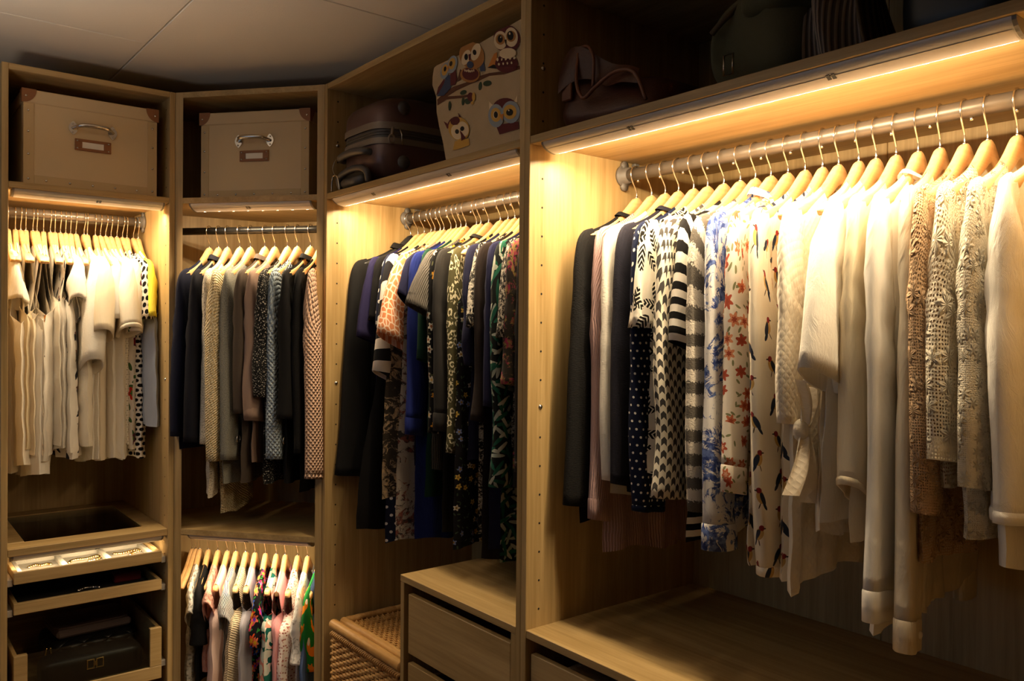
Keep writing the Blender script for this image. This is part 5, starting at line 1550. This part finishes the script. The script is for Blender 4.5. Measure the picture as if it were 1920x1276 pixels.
# owl tote bag
OWLS = [[('o_maroon',[(-1.031,2.242),(-1.002,2.226),(-0.993,2.206),(-1.01,2.21),(-1.035,2.228)]),('o_blue',[(-1.039,2.247),(-1.07,2.244),(-1.06,2.21),(-1.029,2.198),(-0.997,2.203),(-1.029,2.229)]),('o_maroon',[(-1.058,2.251),(-1.082,2.255),(-1.089,2.226),(-1.08,2.214),(-1.06,2.217)]),('o_grey',-1.034,2.261,-0.019,-0.007,0.009,-0.019),('o_grey',-1.067,2.269,-0.022,-0.008,0.01,-0.02),('o_mustard',-1.034,2.263,-0.013,-0.005,0.006,-0.013),('o_mustard',-1.067,2.271,-0.014,-0.006,0.006,-0.013),('o_black',-1.036,2.265,-0.006,-0.002,0.002,-0.006),('o_black',-1.063,2.272,-0.007,-0.002,0.002,-0.006),('o_orange',[(-1.046,2.268),(-1.054,2.268),(-1.052,2.254)])],[('o_brown',[(-1.102,2.249),(-1.12,2.236),(-1.108,2.222),(-1.088,2.22)]),('o_blue',[(-1.182,2.243),(-1.2,2.251),(-1.209,2.218),(-1.189,2.222)]),('o_tan',-1.145,2.225,-0.042,-0.01,0.0,-0.02),('o_maroon',-1.147,2.226,-0.035,-0.009,0.0,-0.016),('o_tan',-1.152,2.27,-0.047,0.001,-0.026,-0.038),('o_cream',-1.129,2.271,-0.017,-0.007,0.011,-0.016),('o_cream',-1.17,2.274,-0.018,-0.008,0.011,-0.018),('o_black',-1.13,2.272,-0.008,-0.002,0.0,-0.008),('o_black',-1.166,2.274,-0.008,-0.002,-0.001,-0.007),('o_maroon',[(-1.14,2.275),(-1.151,2.275),(-1.149,2.259),(-1.143,2.26)]),('o_blue',-1.148,2.248,-0.014,-0.004,0.0,-0.009),('o_cream',-1.127,2.239,-0.003,-0.001,0.0,-0.003),('o_cream',-1.135,2.236,-0.003,0.0,0.0,-0.003),('o_cream',-1.143,2.234,-0.003,-0.001,0.0,-0.004),('o_cream',-1.15,2.231,-0.003,-0.001,0.0,-0.003),('o_cream',-1.158,2.23,-0.003,-0.001,0.0,-0.003),('o_cream',-1.166,2.229,-0.002,-0.001,0.0,-0.003)],[('o_orange',[(-1.219,2.225),(-1.243,2.251),(-1.255,2.252),(-1.256,2.213)]),('o_black',[(-1.217,2.224),(-1.241,2.226),(-1.256,2.22),(-1.256,2.212)]),('o_maroon',-1.292,2.215,-0.044,-0.011,0.0,-0.021),('o_maroon',-1.292,2.273,-0.05,-0.01,-0.008,-0.035),('o_cream',-1.269,2.276,-0.026,-0.007,-0.001,-0.022),('o_cream',-1.31,2.272,-0.025,-0.007,-0.001,-0.023),('o_tan',-1.269,2.278,-0.018,-0.005,-0.001,-0.013),('o_tan',-1.31,2.274,-0.018,-0.005,0.0,-0.013),('o_black',-1.269,2.279,-0.01,-0.003,0.0,-0.009),('o_black',-1.308,2.276,-0.012,-0.003,-0.001,-0.011),('o_cream',-1.272,2.282,-0.002,0.0,0.0,-0.002),('o_cream',-1.306,2.281,-0.003,-0.001,0.0,-0.003),('o_black',[(-1.287,2.271),(-1.294,2.271),(-1.293,2.255)]),('o_cream',-1.299,2.237,-0.032,-0.006,-0.003,-0.013),('o_cream',-1.261,2.232,-0.004,-0.001,0.0,-0.004),('o_cream',-1.278,2.228,-0.003,0.0,0.0,-0.003),('o_cream',-1.294,2.225,-0.004,0.0,0.0,-0.003),('o_cream',-1.31,2.222,-0.004,0.0,-0.001,-0.003),('o_cream',-1.326,2.219,-0.004,0.0,-0.001,-0.003),('o_cream',-1.268,2.219,-0.004,-0.001,0.0,-0.003),('o_cream',-1.285,2.216,-0.003,-0.001,0.0,-0.003),('o_cream',-1.301,2.213,-0.003,-0.001,0.0,-0.003),('o_cream',-1.317,2.21,-0.003,-0.001,0.0,-0.003)],[('o_maroon',[(-1.029,2.132),(-1.056,2.117),(-1.047,2.108)]),('o_maroon',[(-1.094,2.141),(-1.114,2.121),(-1.101,2.122)]),('o_mustard',[(-1.073,2.049),(-1.082,2.071),(-1.142,2.067),(-1.146,2.05),(-1.108,2.048)]),('o_maroon',-1.087,2.111,-0.037,0.001,-0.012,-0.022),('o_mustard',-1.099,2.099,-0.043,0.001,-0.019,-0.032),('o_maroon',-1.083,2.122,-0.02,0.001,-0.007,-0.011),('o_cream',-1.091,2.092,-0.024,-0.001,-0.009,-0.02),('o_cream',-1.119,2.095,-0.023,-0.001,-0.009,-0.02),('o_black',-1.093,2.093,-0.009,-0.002,0.0,-0.006),('o_black',-1.116,2.096,-0.009,-0.001,0.0,-0.006),('o_maroon',[(-1.105,2.094),(-1.115,2.087),(-1.132,2.07),(-1.113,2.066),(-1.111,2.08)])],[('o_cream',[(-1.224,2.142),(-1.243,2.127),(-1.226,2.121)]),('o_cream',[(-1.334,2.132),(-1.335,2.116),(-1.32,2.12)]),('o_maroon',[(-1.253,2.079),(-1.339,2.071),(-1.341,2.054),(-1.268,2.054)]),('o_maroon',-1.287,2.113,-0.047,-0.006,-0.005,-0.024),('o_grey',-1.254,2.101,-0.031,-0.006,-0.001,-0.028),('o_grey',-1.311,2.098,-0.034,-0.007,0.0,-0.026),('o_mustard',-1.254,2.103,-0.02,-0.004,-0.001,-0.017),('o_mustard',-1.308,2.099,-0.025,-0.005,0.0,-0.017),('o_cream',-1.254,2.103,-0.01,-0.002,0.0,-0.009),('o_black',-1.255,2.103,-0.008,-0.002,0.0,-0.008),('o_black',-1.308,2.098,-0.013,-0.002,0.0,-0.008),('o_cream',-1.305,2.103,-0.003,-0.001,0.0,-0.002),('o_orange',[(-1.27,2.1),(-1.287,2.099),(-1.281,2.083)])]]
BRANCH = [('o_brown',[(-0.996,2.195),(-1.024,2.204),(-1.07,2.212),(-1.125,2.21),(-1.18,2.213),(-1.224,2.21),(-1.273,2.202),(-1.34,2.199),(-1.341,2.191),(-1.281,2.193),(-1.224,2.203),(-1.182,2.201),(-1.14,2.201),(-1.086,2.199),(-1.045,2.193),(-1.116,2.18),(-1.145,2.177),(-1.145,2.17),(-1.106,2.175),(-1.04,2.186),(-0.998,2.179)]),('o_green',-1.187,2.187,-0.007,-0.002,0.002,-0.01),('o_green',-1.216,2.187,-0.017,-0.002,-0.002,-0.007),('o_green',-1.116,2.187,-0.014,0.0,-0.003,-0.006),('o_green',-1.115,2.165,-0.006,-0.002,0.001,-0.01),('o_green',-1.134,2.161,-0.011,-0.001,-0.003,-0.008),('o_green',-1.056,2.166,-0.006,-0.001,0.0,-0.012),('o_maroon',-1.148,2.169,-0.013,-0.002,-0.001,-0.011),('o_mustard',-1.162,2.166,-0.007,-0.001,0.0,-0.011),('o_mustard',-1.157,2.152,-0.006,-0.001,0.0,-0.004)]

bag = thing('tote_bag', 'cream canvas tote bag printed with big-eyed owls on a branch', 'bag', (.45, -1.18, ZS))
BO = [(-.976, 2.284), (-.970, 2.262), (-.969, 2.239), (-.988, 2.205), (-.991, 2.163), (-1.003, 2.123), (-1.022, 2.078), (-1.036, 2.030), (-1.045, ZS + .002),
      (-1.20, ZS + .001), (-1.36, ZS + .002), (-1.381, 2.06), (-1.382, 2.18), (-1.381, 2.290), (-1.374, 2.309), (-1.331, 2.306), (-1.271, 2.301), (-1.195, 2.295), (-1.089, 2.288), (-.99, 2.287)]
cy, cz = sum(p[0] for p in BO) / len(BO), sum(p[1] for p in BO) / len(BO)
mb = MB(); n = len(BO); vs, fs = [], []
for x, k in ((.3725, .985), (.378, 1.0), (.46, 1.0), (.54, 1.0), (.552, .97)):
    vs += [(x, cy + (y - cy) * k, max(ZS + .0008, cz + (z - cz) * k)) for y, z in BO]
for j in range(4):
    for i in range(n): fs.append((j * n + i, j * n + (i + 1) % n, (j + 1) * n + (i + 1) % n, (j + 1) * n + i))
mb.add(vs, fs, True); mb.add(vs[:n], [tuple(range(n))], False); mb.add(vs[4 * n:], [tuple(range(n))[::-1]], False)
mb.uv = {i: (p[1], p[2]) for i, p in enumerate(mb.v)}
obj('canvas_body', mb, M['canvas'], bag)
KEYS = ['o_maroon', 'o_cream', 'o_tan', 'o_orange', 'o_black', 'o_blue', 'o_grey', 'o_brown', 'o_green', 'o_mustard']


def print_mesh(shapes, base):
    mb = MB()
    for li, s in enumerate(shapes):
        x = .3722 - .00022 * (li + 1) - base
        mi = KEYS.index(s[0])
        if len(s) == 2: poly = s[1]
        else:
            _, a, b, ax, az, bx, bz = s
            poly = [(a + ax * math.cos(t) + bx * math.sin(t), b + az * math.cos(t) + bz * math.sin(t)) for t in [2 * PI * k / 20 for k in range(20)]]
        # keep prints inside the cloth
        poly = [(max(-1.378, min(-.976, p)), max(ZS + .004, min(2.302, q))) for p, q in poly]
        mb.add([(x, p, q) for p, q in poly], [tuple(range(len(poly)))], False, mi)
    return mb


obj('branch_print', print_mesh(BRANCH, 0), [M[k] for k in KEYS], bag)
for s in OWLS: obj('owl_print', print_mesh(s, .0012), [M[k] for k in KEYS], bag)
obj('bag_strap', MB().tube(smooth_path([(.44, -.985, 2.30), (.435, -.972, 2.285), (.43, -.958, 2.26), (.44, -.956, 2.235), (.46, -.962, 2.215)], 5), .010, 10), M['o_maroon'], bag)

# brown leather bag
lb = thing('leather_bag', 'slouched brown leather bag on the shelf above the black cardigan', 'bag', (.56, -1.57, ZS))
def slump(x, y, z):
    k = (y + .145) / .29                       # 0 near end .. 1 far end
    hgt = .55 + .45 * sst(.35, .95, k)
    zz = z * hgt + .0
    return (x * (1 - .10 * math.sin(z * 30)) + .006 * math.sin(y * 40), y * (1 - .10 * (z > 0) * z / .09), zz - .088 * (1 - hgt))
obj('bag_body', rounded((.55, -1.575, ZS + .0905), (.145, .140, .09), .42, .38, 48, 24, slump), M['brownl'], lb)
fl = MB()
def flap(i, j):
    y = -1.447 - .235 * i
    top = ZS + .178 - .085 * sst(.3, 1, i) + .012 * math.sin(i * 9)
    return (.412 - .016 * j - .012 * math.sin(i * 7 + j * 2), y - .012 * j, top - (.085 - .050 * i) * j)
fl.grid(flap, 22, 8)
fo = obj('flap', fl, M['brownl'], lb)
obj('piping', MB().tube(smooth_path([(.402, -1.505, ZS + .172), (.390, -1.512, ZS + .11), (.388, -1.535, ZS + .068), (.386, -1.575, ZS + .082), (.386, -1.63, ZS + .100), (.39, -1.68, ZS + .088), (.398, -1.705, ZS + .03)], 6), .0042, 8), M['brownd'], lb)
obj('piping', MB().tube(smooth_path([(.418, -1.45, ZS + .178), (.41, -1.49, ZS + .186), (.405, -1.53, ZS + .182), (.402, -1.552, ZS + .150), (.398, -1.555, ZS + .09)], 6), .0036, 8), M['brownd'], lb)
obj('strap_loop', MB().box(.392, .400, -1.462, -1.492, ZS + .075, ZS + .112, .002), M['brownd'], lb)

# olive canvas rucksack, grey striped bag, black bag
ru = thing('canvas_rucksack', 'olive canvas rucksack with leather strap on the top shelf', 'bag', (.56, -1.93, ZS))
def crumple(x, y, z):
    w = .010 * math.sin(x * 34 + y * 21) + .009 * math.sin(y * 47 - z * 30) + .006 * math.sin(x * 60 + z * 55)
    return (x + w, y + w * .6, z * (1 + .5 * w / .02 * .1) + (.045 if z > 0 else 0) * sst(-.12, .1, -y) + .3 * w * (1 if z > 0 else 0))
obj('bag_body', rounded((.56, -1.935, ZS + .092), (.155, .112, .085), .55, .5, 56, 28, crumple), M['olivec'], ru)
obj('bag_flap', rounded((.49, -1.972, ZS + .155), (.105, .062, .040), .6, .6, 40, 18, crumple), M['olivec'], ru)
obj('strap', MB().tube(smooth_path([(.40, -1.862, ZS + .115), (.405, -1.885, ZS + .135), (.43, -1.905, ZS + .165), (.47, -1.92, ZS + .205), (.52, -1.95, ZS + .235)], 6), .0055, 8), M['olived'], ru)
obj('buckle', MB().tube([(.400, -1.900 - .010 * c, ZS + .050 + .018 * s) for c, s in ((1, 1), (-1, 1), (-1, -1), (1, -1))], .0022, 6, closed=True), M['nickel'], ru)
pb = thing('cloth_bag', 'grey pinstriped cloth bag slumped right of the olive rucksack', 'bag', (.56, -2.10, ZS))
def folds(i, j):
    y = -2.045 - .12 * i + .020 * math.sin(j * 3)
    return (.405 + .030 * math.sin(i * 10 + j * 2) + .22 * (j ** 2) * .4, y, ZS + .0015 + .205 * math.sin(min(1, j * 1.02) * PI / 2) * (1 - .1 * i))
mb = MB(); mb.grid(folds, 36, 18, 0, lambda i, j: (i * .16, j * .25))
def folds2(i, j):
    p = folds(i, j); return (p[0] + .14 * (1 - j) + .005, p[1], p[2])
mb.grid(folds2, 36, 18, 0, lambda i, j: (i * .16, j * .25))
obj('bag_body', mb, M['pin'], pb)
obj('piping', MB().tube([folds(1, k / 14) for k in range(15)], .0028, 8), M['olived'], pb)
kb = thing('black_bag', 'black bag with a tiny metal stud at the near end of the top shelf', 'bag', (.56, -2.27, ZS))
obj('bag_body', rounded((.57, -2.275, ZS + .071), (.15, .095, .07), .5, .45, 40, 20), M['black'], kb)
obj('stud', MB().dome((.428, -2.21, ZS + .088), (-.9, .3, .2), .004, .003, 10), M['nickel'], kb)

# wicker hamper beside the drawer chest
wk = thing('wicker_hamper', 'lidded wicker hamper with bound rim beside the drawer chest', 'hamper', (.56, -.655, 0))
HX0, HX1, HY0, HY1, HZ = .352, .84, -.452, -.866, .640
obj('lining', MB().box(HX0 + .006, HX1, HY0 - .006, HY1 + .006, .02, HZ - .01), M['black'], wk)
wv = MB(); pitch = .0100; ns = 18
for r in range(61):
    z = .022 + pitch * r
    pts = []
    for k in range(ns * 4 + 1):
        f_ = k / (ns * 4)
        pts.append((HX0 - .0005 + (.0036 * math.cos(PI * (f_ * ns) + PI * (r % 2))), HY0 + (HY1 - HY0) * f_, z + .0012 * math.sin(k * 1.7 + r)))
    wv.tube(pts, .0050, 6, caps=False)
for r in range(30):
    z = HZ - .012 - pitch * 1.0 * r
    pts = [(HX0 + (HX1 - HX0) * k / 40, HY0 + .0005 + .0042 * math.cos(PI * k * .7 + PI * (r % 2)), z) for k in range(41)]
    wv.tube(pts, .0036, 5, caps=False)
obj('woven_side', wv, M['wicker'], wk, kind='stuff')
st = MB()
for k in range(ns + 1):
    y = HY0 + (HY1 - HY0) * k / ns
    st.tube([(HX0 + .0005, y, .02), (HX0 + .0005, y, HZ)], .0026, 6)
obj('stakes', st, M['wicker'], wk, kind='stuff')
bd = MB(); nb = 40
for k in range(nb):
    y = HY0 + (HY1 - HY0) * k / nb
    bd.tube(smooth_path([(HX0 - .004, y, HZ - .012), (HX0 - .008, y - .006, HZ - .003), (HX0 - .003, y - .014, HZ + .004), (HX0 + .006, y - .020, HZ + .002)], 3), .0045, 5)
obj('braided_border', bd, M['wicker'], wk, kind='stuff')


def bound(p0, p1, r, name, parent):
    """A cane rim bound with strips: fine rings along a rod."""
    p0, p1 = Vector(p0), Vector(p1); Ln = (p1 - p0).length; n = int(Ln / .0022)
    pts = [p0.lerp(p1, k / n) for k in range(n + 1)]
    rs = [r * (1 + .030 * (k % 2) + .03 * math.sin(k * .37) + .02 * math.sin(k * .11)) for k in range(n + 1)]
    return obj(name, MB().tube(pts, rs, 12), M['wicker2'], parent)


ld = obj('lid', MB().box(HX0 + .03, HX1, HY0 - .012, HY1 + .012, HZ + .010, HZ + .018), M['wicker'], wk)
bound((HX0 + .004, HY0 + .004, HZ + .0225), (HX0 + .004, HY1 - .002, HZ + .0225), .0155, 'bound_rim', ld)
bound((HX0 + .036, HY0 - .004, HZ + .0265), (HX0 + .036, HY1 + .002, HZ + .0265), .0135, 'bound_rim', ld)
bound((HX0 + .045, HY0 - .004, HZ + .0265), (HX1, HY0 - .004, HZ + .0265), .0115, 'bound_rim', ld)
tw = MB()
for r in range(44):
    x = HX0 + .055 + .0095 * r
    pts = [(x, HY0 - .016 + (HY1 - HY0 + .03) * k / 54, HZ + .0205 + .0032 * math.cos(PI * k * .5 + PI * (r % 2))) for k in range(55)]
    tw.tube(pts, .0032, 5, caps=False)
obj('woven_top', tw, M['wicker'], ld, kind='stuff')

# ------------------------------------------------------------------ things in the trays and drawers of the left cabinet
def chain(pts, name, label, cat, mat, r=.0022, bead=None, group=None):
    P = smooth_path(pts, 6)
    c = sum(P, Vector()) / len(P)
    t = thing(name, label, cat, (c.x, c.y, P[0].z - r), 0, group)
    obj('chain', MB().tube(P, [r * (1 + .35 * (k % 2)) for k in range(len(P))], 6), M[mat], t)
    if bead:
        mb = MB()
        for k in range(0, len(P), 2): mb.dome((P[k].x, P[k].y, P[k].z), (0, 0, 1), bead, bead, 8)
        obj('beads', mb, M[mat], t, kind='stuff')
    return t


zt = .8330
chain([(-.395, .150, zt), (-.375, .165, zt), (-.36, .150, zt), (-.345, .158, zt), (-.335, .148, zt)], 'gold_earrings', 'small gold jewellery in the left compartment of the lit tray', 'jewellery', 'gold', .003, .005, 'gold jewellery in the lit tray')
chain([(-.285, .130, zt), (-.275, .150, zt), (-.255, .158, zt), (-.235, .150, zt), (-.215, .160, zt), (-.195, .165, zt), (-.190, .145, zt), (-.205, .122, zt), (-.230, .115, zt)], 'gold_necklace', 'gold necklace in the middle compartment of the lit tray', 'jewellery', 'gold', .0028, .005, 'gold jewellery in the lit tray')
chain([(-.145, .160, zt), (-.125, .150, zt), (-.100, .160, zt), (-.072, .168, zt), (-.062, .150, zt), (-.080, .142, zt), (-.095, .130, zt), (-.105, .118, zt)], 'gold_bracelet', 'gold bracelet in the right compartment of the lit tray', 'jewellery', 'gold', .0028, .005, 'gold jewellery in the lit tray')
chain([(-.30, .40, zt), (-.27, .38, zt), (-.235, .385, zt), (-.205, .38, zt), (-.20, .40, zt)], 'crystal_bracelet', 'broad silver bracelet seen through the glass shelf', 'jewellery', 'pearl', .006, .009)
chain([(-.19, .42, zt), (-.165, .44, zt), (-.13, .445, zt), (-.10, .46, zt), (-.07, .45, zt)], 'silver_necklace', 'knotted silver necklace behind the pearls under the glass shelf', 'jewellery', 'pearl', .004, .007)
chain([(-.13, .385, zt), (-.11, .375, zt), (-.085, .372, zt), (-.06, .378, zt)], 'pearl_string', 'short string of pearls at right under the glass shelf', 'jewellery', 'pearl', .002, .0055)
rb = thing('red_case', 'small dark red case in the unlit tray', 'box', (-.105, .165, .7392))
obj('case_body', MB().box(-.150, -.065, .135, .195, .7392, .768, .004), M['redbox'], rb)
obj('case_clasp', MB().box(-.153, -.1495, .158, .166, .752, .758, .001), M['nickel'], rb)
chain([(-.26, .12, .742), (-.24, .135, .742), (-.215, .13, .742), (-.20, .12, .742)], 'dark_bracelet', 'dim metal bracelet beside the dark red case', 'jewellery', 'nickel', .004, .006)
# bags in the drawer
qb = thing('quilted_bag', 'black quilted leather bag lying in the glass fronted drawer', 'bag', (-.19, .33, .4565))
mb = rounded((-.19, .33, .505), (.140, .125, .0475), .45, .35, 48, 22)
mb.uv = {i: (p[0], p[2] + p[1]) for i, p in enumerate(mb.v)}
obj('bag_body', mb, M['quilt'], qb)
obj('chain_strap', MB().tube(smooth_path([(-.335, .21, .545), (-.338, .205, .52), (-.332, .202, .50), (-.322, .205, .515), (-.325, .21, .545)], 5), .0026, 6), M['gold'], qb)
cbg = thing('clutch_bag', 'mauve leather clutch lying on the black quilted bag', 'bag', (-.19, .33, .5535), math.radians(4))
obj('clutch_body', MB().box(-.118, .118, -.088, .092, .0005, .028, .008), M['mauvel'], cbg, False)
fl = MB()
pl = [(-.119, .093), (-.119, -.045), (-.108, -.066), (-.085, -.074), (.085, -.074), (.108, -.066), (.119, -.045), (.119, .093)]
fl.prism([(x, y, .0285) for x, y in pl], (0, 0, .004))
obj('clutch_flap', fl, M['mauvel'], cbg, False)
bb_ = thing('black_handbag', 'black handbag with square gold clasp behind the drawer glass', 'bag', (-.225, .105, .4565))
mb = rounded((-.225, .105, .504), (.150, .055, .047), .4, .35, 44, 20)
obj('bag_body', mb, M['black'], bb_)
ck = MB()
for x0, x1 in ((-.249, -.226), (-.222, -.199)):
    ck.box(x0, x1, .0465, .050, .532, .536, .0008); ck.box(x0, x1, .0465, .050, .505, .509, .0008)
    ck.box(x0, x0 + .004, .0465, .050, .5092, .5318, .0008); ck.box(x1 - .004, x1, .0465, .050, .5092, .5318, .0008)
ck.box(-.2258, -.2222, .045, .050, .514, .527, .0008)
obj('clasp', ck, M['gold'], bb_)
# folded white cloth showing in the nearest top drawer
fc_ = thing('folded_cloth', 'white folded cloth glimpsed in the top drawer below the nearest rail', 'cloth', (.47, -1.60, .735))
mb = MB()
def cf(i, j): return (.375 + .2 * j, -1.48 - .22 * i, .838 + .010 * math.sin(i * 9 + j * 4) + .006 * math.sin(i * 23))
mb.grid(cf, 20, 8, 0, lambda i, j: (i * .2, j * .2))
mb.box(.378, .57, -1.485, -1.695, .733, .826, .01)
obj('cloth', mb, F['white'], fc_)
